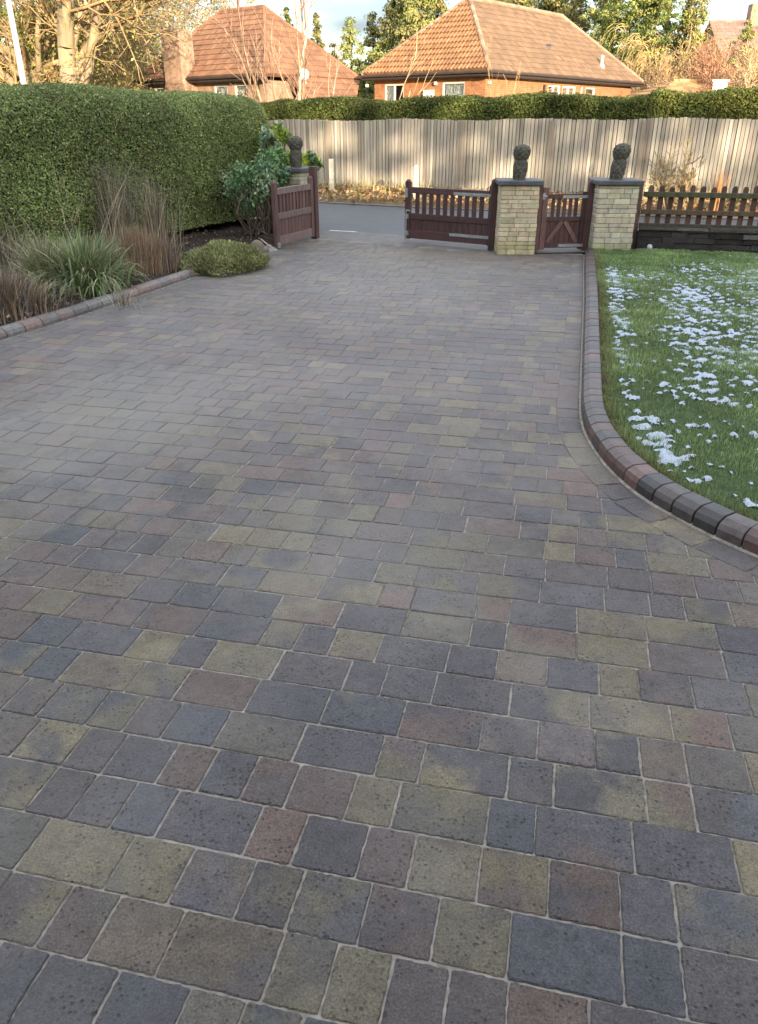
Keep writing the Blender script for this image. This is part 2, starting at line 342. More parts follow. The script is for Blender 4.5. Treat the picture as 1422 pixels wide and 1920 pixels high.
# ---- pavers
PAL = np.array([(.076, .069, .078), (.080, .075, .084), (.092, .080, .084), (.066, .070, .084), (.105, .084, .082),
                (.135, .092, .078), (.125, .09, .08), (.16, .10, .082), (.145, .115, .088),
                (.175, .148, .088), (.15, .13, .085), (.19, .158, .092), (.12, .106, .088)])
PW = np.array([4, 4, 4, 3, 4, 3, 3, 1.5, 2, 3, 3, 1.5, 3.]); PW /= PW.sum()
TH = R(12.9); dr = np.array([math.cos(TH), -math.sin(TH)]); dj = np.array([math.sin(TH), math.cos(TH)])
def rrect(w_, h_, n, r=.0045):
    """rounded rectangle outline"""
    a, b2 = w_/2, h_/2; pts = []; c4 = [(1, 1), (-1, 1), (-1, -1), (1, -1)]; ne = max(0, n//4-2)
    for ci in range(4):
        sx, sy = c4[ci]; nx_, ny_ = c4[(ci+1) % 4]
        cx, cy = sx*(a-r), sy*(b2-r); a0 = ci*math.pi/2
        for q in (0.1, .9): pts.append((cx+r*math.cos(a0+q*math.pi/2), cy+r*math.sin(a0+q*math.pi/2)))
        e0 = np.array([cx+r*math.cos(a0+math.pi/2), cy+r*math.sin(a0+math.pi/2)]); a1 = (ci+1)*math.pi/2
        e1 = np.array([nx_*(a-r)+r*math.cos(a1), ny_*(b2-r)+r*math.sin(a1)])
        for k_ in range(ne): pts.append(tuple(e0+(e1-e0)*(k_+1)/(ne+1)))
    return np.array(pts)
PV = []; PF = []; PA = []; PB = []; base = 0
def add_paver(c, w_, h_, ux, uy, top=0.0, cols=None):
    global base
    dist = math.hypot(c[0], c[1]); n = 60 if dist < 2.6 else 32 if dist < 3.6 else (16 if dist < 6 else 8)
    o_ = rrect(w_, h_, n); m_ = len(o_)
    jit = .0011 if dist < 6 else 0
    o1 = o_+rng.normal(0, jit, o_.shape)
    sc1 = 1-.0014/np.array([w_/2, h_/2]); sc2 = 1-.0042/np.array([w_/2, h_/2])
    rr = rng.normal(0, .0009); tx, ty = rng.normal(0, .006, 2)
    def lift(q, z): 
        return [(c[0]+ux[0]*p[0]+uy[0]*p[1], c[1]+ux[1]*p[0]+uy[1]*p[1], z+rr+tx*p[0]+ty*p[1]+top) for p in q]
    PV.extend(lift(o1, -.02)); PV.extend(lift(o1*sc1+0, -.0035)); PV.extend(lift(o_*sc2+rng.normal(0, jit*.6, o_.shape), 0))
    for i in range(m_):
        j = (i+1) % m_
        PF.append([base+i, base+j, base+m_+j, base+m_+i]); PF.append([base+m_+i, base+m_+j, base+2*m_+j, base+2*m_+i])
    PF.append([base+2*m_+i for i in range(m_)])
    if cols is None:
        ia, ib = rng.choice(len(PAL), 2, p=PW)
        if rng.random() < .30: ib = ia
        PM = np.array((.125, .104, .092)); A_, B_ = [(PAL[q_]*.84+PM*.16)*.88*rng.lognormal(0, .10) for q_ in (ia, ib)]
    else: A_, B_ = cols
    wv = rng.uniform(0, 50)
    PA.extend([(A_[0], A_[1], A_[2], wv)]*(3*m_)); PB.extend([(B_[0], B_[1], B_[2], 1)]*(3*m_)); base += 3*m_
def offset_line(L, d): return offs(L, d)
# field regions: stop half a block inside the kerbs
field = [tuple(p) for p in offs(kerbL, 0.06)[::-1]]+[(-5.2, -.9), (7, -.9), (7, 1.2)]+[tuple(p) for p in offs(kerbR, .06)[::-1]]+[(2.8, 11.05)]+[(1.62, 11.12), (.3, 11.95), (-.9, 12.62), (-1.3, 12.2)]
ROW = .166; v = -1.6; row = 0
while v < 14:
    u = -9+rng.uniform(0, .3); last = None
    while u < 9:
        wd = rng.choice([.246, .168, .126], p=[.28, .36, .36])
        cu, cv = u+wd/2, v+ROW/2; cc = dr*cu+dj*cv
        if -.6 < cc[1] < 13 and abs(cc[0]) < .62*max(cc[1], 0)+2.6 and inpoly(cc[0], cc[1], field):
            j = .0024+rng.uniform(-.0008, .0014)
            add_paver(cc+rng.normal(0, .0008, 2), wd-j, ROW-j, dr, dj)
        u += wd
    v += ROW; row += 1
# border courses following the kerbs, and the inlaid course across the drive
def course(L, off, width, lens, side_cols=None, top=.0035):
    Lo = offs(L, off); d = np.r_[0, np.cumsum(np.linalg.norm(np.diff(Lo, axis=0), axis=1))]; s = 0
    while s < d[-1]-.1:
        ln = rng.choice(lens); sm = s+ln/2
        p = np.array([np.interp(sm, d, Lo[:, 0]), np.interp(sm, d, Lo[:, 1])]); q = np.array([np.interp(min(sm+.02, d[-1]), d, Lo[:, 0]), np.interp(min(sm+.02, d[-1]), d, Lo[:, 1])])
        if np.linalg.norm(q-p) > 1e-4:
            ux = unit(q-p); uy = np.array([-ux[1], ux[0]])
            if p[1] > -.5 and abs(p[0]) < .62*p[1]+2.6: add_paver(p, ln-.006, width-.004, ux, uy, top, None if side_cols is None else (side_cols[rng.integers(len(side_cols))], side_cols[rng.integers(len(side_cols))]))
        s += ln
BC = np.array([(.10, .096, .086), (.115, .10, .088), (.085, .088, .09), (.105, .094, .085)])
course(kerbR, -.085, .145, [.246, .246, .168])
course(kerbL, -.09, .16, [.246, .168], BC)
inl = smooth_line([(-3.6, .9), (-2.95, 2.6), (-2.29, 4.37), (-1.86, 5.68), (-1.17, 7.37), (-.95, 7.9)], 6)
course(inl, 0, .085, [.168, .246], np.array([(.12, .112, .10), (.105, .098, .092)]), .0015)
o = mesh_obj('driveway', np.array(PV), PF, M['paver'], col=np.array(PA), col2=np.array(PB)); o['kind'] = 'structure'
# ---- kerbs of bevelled blocks
KC = [(.046, .038, .038), (.060, .047, .044), (.038, .034, .035), (.090, .050, .043), (.076, .048, .042), (.066, .050, .045)]
def kerb(name, L, side, cols, wt, step=.127, wid=.125, hgt=.095, ch=.045, round_=False):
    d = np.r_[0, np.cumsum(np.linalg.norm(np.diff(L, axis=0), axis=1))]; mb = MB(); s = 0
    while s < d[-1]-step:
        def fr_(x):
            p = np.array([np.interp(x, d, L[:, 0]), np.interp(x, d, L[:, 1])]); q = np.array([np.interp(x+.02, d, L[:, 0]), np.interp(x+.02, d, L[:, 1])]); r_ = np.array([np.interp(x-.02, d, L[:, 0]), np.interp(x-.02, d, L[:, 1])])
            t_ = unit(q-r_); return p, np.array([-t_[1], t_[0]])*side
        e = .002+rng.uniform(0, .0015); V = []
        prof = [(0, -.05), (0, hgt-ch), (ch*.25, hgt-ch*.45), (ch, hgt-.002), (ch+.02, hgt), (wid-.006, hgt), (wid, hgt-.008), (wid, -.05)]
        if round_: prof = [(0, -.05), (0, hgt-.055), (.010, hgt-.028), (.03, hgt-.008), (.06, hgt), (wid-.03, hgt-.004), (wid, hgt-.03), (wid, -.05)]
        dz = rng.normal(0, .0015); rings = []
        ins = [(e, .003), (e+.003, 0), ((step-e)-.003, 0), (step-e, .003)]
        for x, inn in ins:
            p, n_ = fr_(s+x)
            for (a_, z_) in prof:
                zz = z_-(inn if z_ > 0 else 0); aa = a_+(inn if a_ < wid/2 else -inn)
                V.append((p[0]+n_[0]*aa, p[1]+n_[1]*aa, zz+dz))
        K = len(prof); Fs = []
        for r_ in range(3):
            for i in range(K-1): Fs.append([r_*K+i, r_*K+i+1, (r_+1)*K+i+1, (r_+1)*K+i])
        Fs += [list(range(K)), [3*K+i for i in range(K)][::-1]]
        c_ = np.array(cols[rng.choice(len(cols), p=wt)])*rng.lognormal(0, .12)
        mb.add(V, Fs, c_); s += step
    o = mb.build(name, M['kerb']); o['kind'] = 'structure'
    # mortar haunch behind the joints
    return o
kerb('driveway_kerb', kerbR, 1, KC, [.16, .18, .12, .20, .20, .14])
kerb('flower_bed_kerb', kerbL[:-1], 1, [(.15, .11, .10), (.17, .12, .10), (.12, .105, .10), (.14, .13, .12)], [.3, .25, .25, .2], step=.21, wid=.14, hgt=.09, round_=True)
strip('kerb_mortar', offs(kerbR, -.012), offs(kerbR, .115), .0, .08, M['sand'])
strip('flower_bed_kerb_mortar', offs(kerbL, -.012), offs(kerbL, .12), .0, .07, M['sand'])
# ---- lawn and flower bed ground
kr_in = offs(kerbR, .125)
lawn_poly = [tuple(p) for p in kr_in]+[(9, 1.3), (11, 9.3), (6, 10.55), (3.6, 11.04), (2.96, 11.06)]
sheet('lawn', lawn_poly, .062, M['turf'])
kl_in = offs(kerbL, .13)
bed_poly = [tuple(p) for p in kl_in]+[(-1.6, 12.0), (-1.3, 13.4), (-2.2, 14.9), (-7, 12), (-9, 2), (-8, .4)]
# bumpy soil
gx, gy = np.meshgrid(np.arange(-9, -1.2, .07), np.arange(.4, 15, .07)); hh = .045+.025*snoise(np.c_[gx.ravel(), gy.ravel()], 5, 3).reshape(gx.shape)+rng.normal(0, .006, gx.shape)
ins = inpoly(gx, gy, bed_poly); ny_, nx_ = gx.shape
ii = np.arange(ny_*nx_).reshape(ny_, nx_); q = np.stack([ii[:-1, :-1], ii[:-1, 1:], ii[1:, 1:], ii[1:, :-1]], -1).reshape(-1, 4)
keep = ins.ravel()[q].sum(1) >= 1
ent = np.c_[gx.ravel(), gy.ravel(), hh.ravel()]
# keep soil clear of the kerb front
used = np.unique(q[keep]); rm = -np.ones(len(ent), int); rm[used] = np.arange(len(used))
o = mesh_obj('flower_bed', ent[used], rm[q[keep]], M['soil'], smooth=True); o['kind'] = 'structure'

# ================================================================== PLANT TOOLS
def blades(Pb, h, wd, lean, curve, segs=3, rs=None):
    """curved tapering blades: Pb (n,3), h (n,), wd (n,), lean (n,2) horizontal dir, curve (n,) 0..~1.6 radians of bend"""
    n = len(Pb); V = []; side = np.c_[-lean[:, 1], lean[:, 0], np.zeros(n)]; side = unit(side)
    tw = rng.uniform(-.8, .8, n)[:, None]; ln = unit(np.c_[lean, np.zeros(n)]); side = unit(side+ln*tw)
    pos = Pb.copy(); ang = curve*.12
    for k_ in range(segs+1):
        wv = (wd*(1-(k_/(segs))**1.6)*.5+wd*.03)[:, None]
        V += [pos-side*wv, pos+side*wv]
        step = (h/segs)[:, None]; pos = pos+(ln*np.sin(ang)[:, None]+np.array([[0, 0, 1.]])*np.cos(ang)[:, None])*step
        ang = ang+curve/segs
    V = np.stack(V, 1).reshape(-1, 3); m_ = 2*(segs+1)
    q_ = np.array([[2*k_, 2*k_+1, 2*k_+3, 2*k_+2] for k_ in range(segs)])
    return V, (q_[None]+(np.arange(n)*m_)[:, None, None]).reshape(-1, 4)
def grass_clump(name, label, cat, cen, rad, n, h, wd, curve, pal, spread=1.0, segs=4, kind=None, group=None, mat='leafdull', taller=None, ell=1.0, yaw=0):
    a = rng.uniform(0, 2*math.pi, n); r_ = rad*np.minimum(np.abs(rng.normal(0, .62, n)), 1.5)
    off = np.c_[np.cos(a)*r_*ell, np.sin(a)*r_]; cy_, sy_ = math.cos(yaw), math.sin(yaw); off = off@np.array([[cy_, sy_], [-sy_, cy_]])
    Pb = np.c_[cen[0]+off[:, 0], cen[1]+off[:, 1], np.full(n, cen[2])]
    la = np.arctan2(off[:, 1], off[:, 0])+rng.normal(0, .7, n)
    hh_ = h*rng.uniform(.55, 1.15, n); cv = np.abs(rng.normal(curve, curve*.4, n))*(0.35+.8*r_/rad)*spread
    V, Fq = blades(Pb, hh_, wd*rng.uniform(.6, 1.3, n), np.c_[np.cos(la), np.sin(la)], cv, segs)
    o = mesh_obj(name, V, Fq, M[mat], col=vcol(n, None, .22, .06, 2*(segs+1), pal))
    tag(o, label, cat, group, kind); return o
def grow(p, d, L, r_, depth, maxd, segs, rs, wob=.18, nch=3, shrink=.62, upl=.06, ang=.65, rmin=.004, first=.35, grav=0, taper=.75):
    n = max(2, int(4-depth*.5)); pts = [p]; cur = p; dd = d
    for i in range(n):
        dd = unit(dd+rs.normal(0, wob, 3)+np.array([0, 0, upl-grav*depth])); nx = cur+dd*L/n
        ra = r_*(1-(1-taper)*i/n); rb = r_*(1-(1-taper)*(i+1)/n); segs.append((cur, nx, max(ra, rmin), max(rb, rmin), depth)); cur = nx; pts.append((cur, dd, rb))
    if depth >= maxd: return
    for i in range(nch+(1 if rs.random() < .5 else 0)):
        f = first+(1-first)*(i+rs.random())/(nch+1); k_ = min(int(f*n), n-1); q_, qd, qr = pts[k_+1]
        s_ = q_-qd*(L/n)*rs.random(); perp = unit(np.cross(qd, rs.normal(0, 1, 3))); an = ang*rs.uniform(.6, 1.3)
        nd = unit(qd*math.cos(an)+perp*math.sin(an))
        grow(s_, nd, L*shrink*rs.uniform(.75, 1.2), qr*.6, depth+1, maxd, segs, rs, wob, nch, shrink, upl, ang, rmin, .2, grav, taper)
    grow(cur, unit(dd+rs.normal(0, .2, 3)), L*shrink, pts[-1][2]*.85, depth+1, maxd, segs, rs, wob, nch, shrink, upl, ang, rmin, .2, grav, taper)
def seg_mesh(name, segs, mat, parent, base, k=5, var=.2):
    p0 = np.array([s[0] for s in segs]); p1 = np.array([s[1] for s in segs]); r0 = np.array([s[2] for s in segs]); r1 = np.array([s[3] for s in segs])
    V, Fq = tubes(p0, p1, r0, r1, k); n = len(segs)
    return mesh_obj(name, V, Fq, mat, parent, col=vcol(n, base, var, .05, 2*k), smooth=k > 4)
def bare_tree(label, cat, base, h, r_, seed, maxd=4, tcol=(.30, .22, .13), ccol=(.34, .24, .13), d=(0, 0, 1), stems=1, name='bare_tree', group=None, leafpal=None, nleaf=0, leafsize=.1, ld=2, **kw):
    rs = np.random.default_rng(seed); root = thing(name, label, cat, tuple(base), group); segs = []
    for s_ in range(stems):
        dd = unit(np.array(d, float)+(rs.normal(0, .22, 3)*[1, 1, 0] if stems > 1 else 0)); b_ = np.array(base, float)+(rs.normal(0, r_*1.4, 3)*[1, 1, 0] if stems > 1 else 0)
        grow(b_, dd, h*.42*rs.uniform(.85, 1.1), r_, 0, maxd, segs, rs, **kw)
    tr = [s for s in segs if s[4] < ld]; cr = [s for s in segs if s[4] >= ld]
    seg_mesh('trunk', tr, M['bark'], root, tcol, 8)
    if cr: seg_mesh('crown', cr, M['twig'], root, ccol, 3)
    if nleaf:
        tips = np.array([s[1] for s in cr]); pc = tips[rs.integers(0, len(tips), nleaf)]+rs.normal(0, leafsize*1.6, (nleaf, 3))
        V, Fq = leaves(pc, rs.normal(0, 1, (nleaf, 3)), leafsize, 1.8, rs=rs); mesh_obj('leaves', V, Fq, M['leaf'], root, col=vcol(nleaf, None, .25, .08, 4, leafpal, rs))
    return root
def blob_tree(label, cat, base, h, rad, seed, pal, shape='round', n=9000, leaf=.10, z0=.1, name='evergreen_tree', group=None, clump=.28, nc=None, tcol=(.10, .07, .05), trunk_r=.12, droop=0, vert=1.0, solid=False):
    rs = np.random.default_rng(seed); root = thing(name, label, cat, tuple(base), group); base = np.array(base, float)
    seg_mesh('trunk', [(base, base+[0, 0, h*.92], trunk_r, trunk_r*.25, 0)], M['bark'], root, tcol, 8)
    nc = nc or max(40, n//45); u = rs.uniform(0, 1, nc)
    if shape == 'cone': z = 1-np.sqrt(rs.uniform(0, 1, nc)); rr = rad*(1-z)**.85
    elif shape == 'column': z = rs.uniform(0, 1, nc); rr = rad*np.minimum(1, (1-z)*2.6)**.6*np.minimum(1, .55+z*2)
    else: z = rs.uniform(0, 1, nc); rr = rad*np.sqrt(np.clip(1-(2*z-1)**2, 0, 1))**.8
    a = rs.uniform(0, 2*math.pi, nc); bump_ = 1+.28*np.sin(a*3+z*9+seed)+.15*rs.normal(0, 1, nc)
    q_ = rr*np.clip(bump_, .3, 1.5)*rs.uniform(.45, 1.0, nc)**.5
    cc_ = np.c_[np.cos(a)*q_, np.sin(a)*q_, z0*h+z*h*(1-z0)]
    per = np.maximum(8, n//nc); cs = clump*rad*rs.uniform(.5, 1.2, nc)
    idx_ = np.repeat(np.arange(nc), per); nn = len(idx_)
    off = rs.normal(0, 1, (nn, 3)); off = unit(off)*(rs.uniform(0, 1, (nn, 1))**.45)*cs[idx_][:, None]*[1, 1, .6*vert]
    if droop: off[:, 2] -= droop*np.hypot(off[:, 0], off[:, 1])
    out = np.c_[np.cos(a), np.sin(a), np.full(nc, .35)][idx_]
    V, Fq = leaves(base+cc_[idx_]+off, off/cs[idx_][:, None]+out*.4+[0, 0, .4], leaf, 2.0, .5, rs=rs)
    cl = np.array(pal)[rs.integers(0, len(pal), nc)]*rs.lognormal(0, .22, (nc, 1)); col = cl[idx_]*rs.lognormal(0, .18, (nn, 1))
    mesh_obj('crown', V, Fq, M['leaf'], root, col=np.repeat(np.clip(col, .003, .8), 4, 0)); return root
def hedge(name, label, A, B, thick, z0, z1a, z1b, r_, n, leaf, pal, faces=('front', 'top', 'end'), seed=1, lump=.04, parts=True, aspect=2.2, lift=0, undul=.0, stray=.02):
    """hedge along A->B, front side on the right-hand side of AB"""
    rs = np.random.default_rng(seed); A = np.array(A[:2], float); B = np.array(B[:2], float); L = np.linalg.norm(B-A); t_ = (B-A)/L; nrm = np.array([t_[1], -t_[0]])
    root = thing(name, label, 'hedge', ((A[0]+B[0])/2-nrm[0]*thick/2, (A[1]+B[1])/2-nrm[1]*thick/2, z0))
    def surf(fc, s_, q_, shrink=0.0):
        # local coords: x along 0..L, y depth 0..thick (front y=0), z 0..h
        n_ = len(s_)
        if fc == 'front': p = np.c_[s_*L, np.zeros(n_), q_]
        elif fc == 'back': p = np.c_[s_*L, np.ones(n_)*thick, q_]
        elif fc == 'top': p = np.c_[s_*L, q_*thick, np.ones(n_)]
        elif fc == 'end': p = np.c_[np.ones(n_)*L, s_*thick, q_]
        else: p = np.c_[np.zeros(n_), s_*thick, q_]
        h_ = (z1a+(z1b-z1a)*p[:, 0]/L)-z0+undul*np.sin(p[:, 0]*.9+seed)*.5+undul*np.sin(p[:, 0]*2.3+seed*2)*.5
        p[:, 2] *= h_
        inner = np.c_[np.clip(p[:, 0], r_, L-r_), np.clip(p[:, 1], r_, thick-r_), np.minimum(p[:, 2], h_-r_)]
        d_ = unit(p-inner+1e-6); rad = r_-shrink; l_ = lump*(snoise(p, 2.4, seed, 3))
        res = inner+d_*(rad+l_)[:, None]
        w3 = np.c_[A[0]+t_[0]*res[:, 0]-nrm[0]*res[:, 1], A[1]+t_[1]*res[:, 0]-nrm[1]*res[:, 1], z0+res[:, 2]]
        nn_ = np.c_[t_[0]*d_[:, 0]-nrm[0]*d_[:, 1], t_[1]*d_[:, 0]-nrm[1]*d_[:, 1], d_[:, 2]]
        return w3, nn_
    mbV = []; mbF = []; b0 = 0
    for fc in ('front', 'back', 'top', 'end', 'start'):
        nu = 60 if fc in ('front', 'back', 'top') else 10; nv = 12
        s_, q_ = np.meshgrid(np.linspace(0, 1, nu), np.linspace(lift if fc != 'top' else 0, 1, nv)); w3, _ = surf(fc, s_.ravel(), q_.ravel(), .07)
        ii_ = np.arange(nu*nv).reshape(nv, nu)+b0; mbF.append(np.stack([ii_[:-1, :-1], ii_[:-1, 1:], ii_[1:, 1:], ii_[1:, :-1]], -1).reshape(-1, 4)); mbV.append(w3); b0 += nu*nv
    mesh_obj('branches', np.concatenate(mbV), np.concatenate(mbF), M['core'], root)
    hm = max(z1a, z1b)-z0; areas = {'front': L*hm, 'top': L*thick, 'end': thick*hm, 'back': L*hm, 'start': thick*hm}; tot = sum(areas[f] for f in faces)
    Vs = []; Fs_ = []; cs_ = []; b0 = 0
    for fc in faces:
        k_ = int(n*areas[fc]/tot); s_ = rs.uniform(0, 1, k_); q_ = rs.uniform(lift if fc != 'top' else 0, 1, k_); w3, nn_ = surf(fc, s_, q_)
        depth = rs.uniform(-.07, stray, k_); w3 = w3+nn_*depth[:, None]
        V_, F_ = leaves(w3, nn_*.8+[0, 0, .35], leaf, aspect, .75, rs=rs); Vs.append(V_); Fs_.append(F_+b0); b0 += len(V_)
        tone = 1+.30*snoise(w3, 1.6, seed+5, 3); c_ = np.array(pal)[rs.integers(0, len(pal), k_)]*(tone*rs.lognormal(0, .28, k_))[:, None]; cs_.append(np.repeat(np.clip(c_, .004, .6), 4, 0))
    mesh_obj('foliage', np.concatenate(Vs), np.concatenate(Fs_), M['leaf'], root, col=np.concatenate(cs_)); return root
# ================================================================== GATE PILLARS
def pillar(label, c, wd, h, yaw, seed, tint=(.46, .39, .265)):
    rs = np.random.default_rng(seed); root = thing('gate_pillar', label, 'pillar', (c[0], c[1], 0), 'stone gate pillars')
    ux = np.array([math.cos(yaw), math.sin(yaw), 0]); uy = np.array([-ux[1], ux[0], 0]); uz = np.array([0, 0, 1.]); mb = MB(); cc = np.array([c[0], c[1], 0.])
    mb.box(cc-ux*(wd/2-.02)-uy*(wd/2-.02), ux*(wd-.04), uy*(wd-.04), uz*h, (.33, .31, .24))
    z = 0
    while z < h-.01:
        ch = min(rs.choice([.052, .062, .072]), h-z)
        if h-z-ch < .03: ch = h-z
        for (o_, a_, b_) in ((-ux*wd/2-uy*wd/2, ux, uy), (ux*wd/2-uy*wd/2, uy, -ux), (ux*wd/2+uy*wd/2, -ux, -uy), (-ux*wd/2+uy*wd/2, -uy, ux)):
            s_ = 0
            while s_ < wd-.01:
                ln = min(rs.uniform(.09, .24), wd-s_)
                if wd-s_-ln < .05: ln = wd-s_
                pr = rs.uniform(0, .010); e = .0018
                tn = np.array(tint)*rs.lognormal(0, .10)*(1+rs.normal(0, .03, 3))
                if z < .14: tn = tn*[.8, .85, .72]
                mb.box(cc+o_+a_*(s_+e)-b_*pr+uz*(z+e), a_*(ln-2*e), b_*.05, uz*(ch-2*e), tn); s_ += ln
        z += ch
    mb.build('stone_shaft', M['stone'], root, bevel=.006)
    m2 = MB(); ov = .05; m2.box(cc-ux*(wd/2+ov)-uy*(wd/2+ov)+uz*(h+.003), ux*(wd+2*ov), uy*(wd+2*ov), uz*.062); m2.build('cap_stone', M['cap'], root, bevel=.014)
    return root
YP = R(-2.5)
P1 = (1.885, 11.26); P2 = (3.20, 11.30); P0 = (-1.33, 13.25)
pillar('cream split-stone pillar between the wide gate and the narrow gate', P1, .50, .875, YP, 3)
pillar('cream split-stone pillar between the narrow gate and the picket fence', P2, .52, .875, YP, 4, (.44, .40, .30))
pillar('stone pillar half hidden behind the open left gate and shrubs', P0, .48, .925, R(-26), 5, (.36, .33, .24))
def finial(label, c, z, seed, tilt=(0, 0), scale=1.0, pale=False):
    rs = np.random.default_rng(seed)
    prof = [(.001, 0), (.070, 0), (.082, .03), (.090, .09), (.092, .15), (.084, .205), (.075, .232), (.093, .262), (.109, .31), (.107, .355), (.085, .395), (.045, .418), (.001, .424)]
    V = []; Fs = []; K = 44; prof2 = []
    for i in range(len(prof)-1):
        for t_ in (0, .2, .4, .6, .8): prof2.append((prof[i][0]*(1-t_)+prof[i+1][0]*t_, prof[i][1]*(1-t_)+prof[i+1][1]*t_))
    prof2.append(prof[-1])
    for r_, zz in prof2:
        for k_ in range(K):
            a = 2*math.pi*k_/K; kn = .94+.16*abs(math.sin(a*4+zz*48)*math.sin(a*4-zz*48))**.7+rs.normal(0, .02)
            V.append((c[0]+tilt[0]*zz+r_*scale*kn*math.cos(a), c[1]+tilt[1]*zz+r_*scale*kn*math.sin(a), z+zz*scale))
    for j in range(len(prof2)-1):
        for k_ in range(K): Fs.append([j*K+k_, j*K+(k_+1) % K, (j+1)*K+(k_+1) % K, (j+1)*K+k_])
    root = thing('stone_finial', label, 'finial', (c[0], c[1], z), 'weathered stone finials on the pillars')
    mesh_obj('carved_body', np.array(V), Fs, M['finial'], root, smooth=True)
    mb = MB(); mb.lathe((c[0], c[1], z), [(.085*scale, 0), (.085*scale, .018), (.07*scale, .026)], 20, (.2, .2, .17)); mb.build('base_ring', M['finial'], root)
finial('weathered knobbly stone finial on the pillar between the two gates', P1, .942, 1, (.04, 0))
finial('dark knobbly stone finial on the pillar beside the picket fence', P2, .942, 2, (.10, 0), 1.03)
finial('greyish stone finial on the pillar behind the open left gate', (P0[0]+.03, P0[1]), .992, 3, (0, 0), 1.04)

# ================================================================== GATES
class Fr:
    def __init__(s, A, B): s.A = np.array([A[0], A[1], 0.]); d = np.array([B[0]-A[0], B[1]-A[1], 0.]); s.L = np.linalg.norm(d); s.u = d/s.L; s.n = np.array([s.u[1], -s.u[0], 0.])   # n points to the camera side
    def box(s, mb, s0, s1, z0, z1, t0, t1, col=None): mb.box(s.A+s.u*s0+s.n*t0+np.array([0, 0, z0]), s.u*(s1-s0), s.n*(t1-t0), np.array([0, 0, z1-z0]), col)
    def pt(s, a, z, t=0): return s.A+s.u*a+s.n*t+np.array([0, 0, z])
WD = (.060, .027, .026); WD2 = (.105, .056, .050); WD3 = (.15, .105, .095)
def wv(c, v=.17): return np.array(c)*rng.lognormal(0, v)
def big_gate(label, A, B, top, bot, mid, nsl, col, hinge_end, colr):
    f = Fr(A, B); L = f.L; root = thing('driveway_gate', label, 'gate', (A[0], A[1], 0), 'wooden driveway gates'); W = M['gatewood']; st = .085
    for s0 in (0, L-st):
        m_ = MB(); ht = top+.07; f.box(m_, s0, s0+st, bot-.01, ht, -.03, .03, wv(col)); m_.lathe(tuple(f.pt(s0+st/2, ht-.004)), [(.042, 0), (.038, .018), (.022, .034), (.002, .04)], 12, wv(col)); m_.build('stile', W, root, bevel=.006)
    for nm, z0, z1 in (('top_rail', top-.085, top), ('middle_rail', mid-.085, mid), ('bottom_rail', bot, bot+.12)):
        m_ = MB(); f.box(m_, st+.001, L-st-.001, z0, z1, -.022, .026, wv(colr)); m_.build(nm, W, root, bevel=.005)
    for i in range(nsl):
        gap = (L-2*st)/(nsl+1); c_ = st+gap*(i+1); m_ = MB(); f.box(m_, c_-.032, c_+.032, mid-.002, top-.083, -.012, .014, wv(col)); m_.build('slat', W, root, bevel=.003)
    m_ = MB(); nb = int((L-2*st)/.095); bw = (L-2*st)/nb
    for i in range(nb): f.box(m_, st+i*bw+.0015, st+(i+1)*bw-.0015, bot+.118, mid-.083, -.014, .010, wv(col, .08))
    m_.build('boarded_panel', W, root, bevel=.003)
    return f, root, st
# wide right-hand leaf
GA, GB = (.405, 12.42), (1.63, 11.60)
f, root, st = big_gate('dark red-brown wide wooden gate leaf hinged on the middle pillar', GA, GB, .765, .045, .405, 10, WD, 1, WD)
for z_, a0 in ((.705, .56), (.145, .53)):
    m_ = MB(); f.box(m_, f.L*a0, f.L+.02, z_-.02, z_+.022, .027, .034)
    for q in (.62, .75, .9): m_.tube(f.pt(f.L*q, z_, .033), f.pt(f.L*q, z_, .042), .011, 8)
    m_.build('strap_hinge', M['galv'], root)
m_ = MB(); m_.tube(f.pt(.035, .0, .045), f.pt(.035, .45, .045), .0095, 8); m_.tube(f.pt(.035, .44, .045), f.pt(.10, .44, .045), .0095, 8); f.box(m_, .01, .07, .09, .15, .031, .04); f.box(m_, .01, .07, .33, .39, .031, .04); m_.build('drop_bolt', M['galv'], root)
m_ = MB(); f.box(m_, .005, .05, .62, .75, .031, .04); m_.build('latch_plate', M['galv'], root)
# open left-hand leaf, seen at an angle
LA, LB = (-1.475, 11.52), (-1.02, 12.62)
f, root, st = big_gate('greyish brown wooden gate leaf standing open against the left shrubs', LA, LB, .80, .045, .475, 9, WD2, 1, WD3)  # greyish sheen of the angled leaf is put into its paler wood colours
m_ = MB(); f.box(m_, .0, .05, .02, .09, .031, .05); m_.build('foot_bracket', M['galv'], root)
m_ = MB(); f.box(m_, f.L+.012, f.L+.115, 0, 1.03, -.05, .05, wv(WD)); o = m_.build('gate_post', M['gatewood'], None, bevel=.006)
tag(o, 'tall dark wooden post carrying the open left gate leaf', 'post', 'wooden posts at the gates')
m_ = MB(); q = f.pt(f.L+.135, 0, .03); m_.tube(q, q+[0, 0, .92], .012, 8); o = m_.build('metal_rod', M['galv'], None); tag(o, 'thin pale metal rod upright beside the left gate post', 'rod')
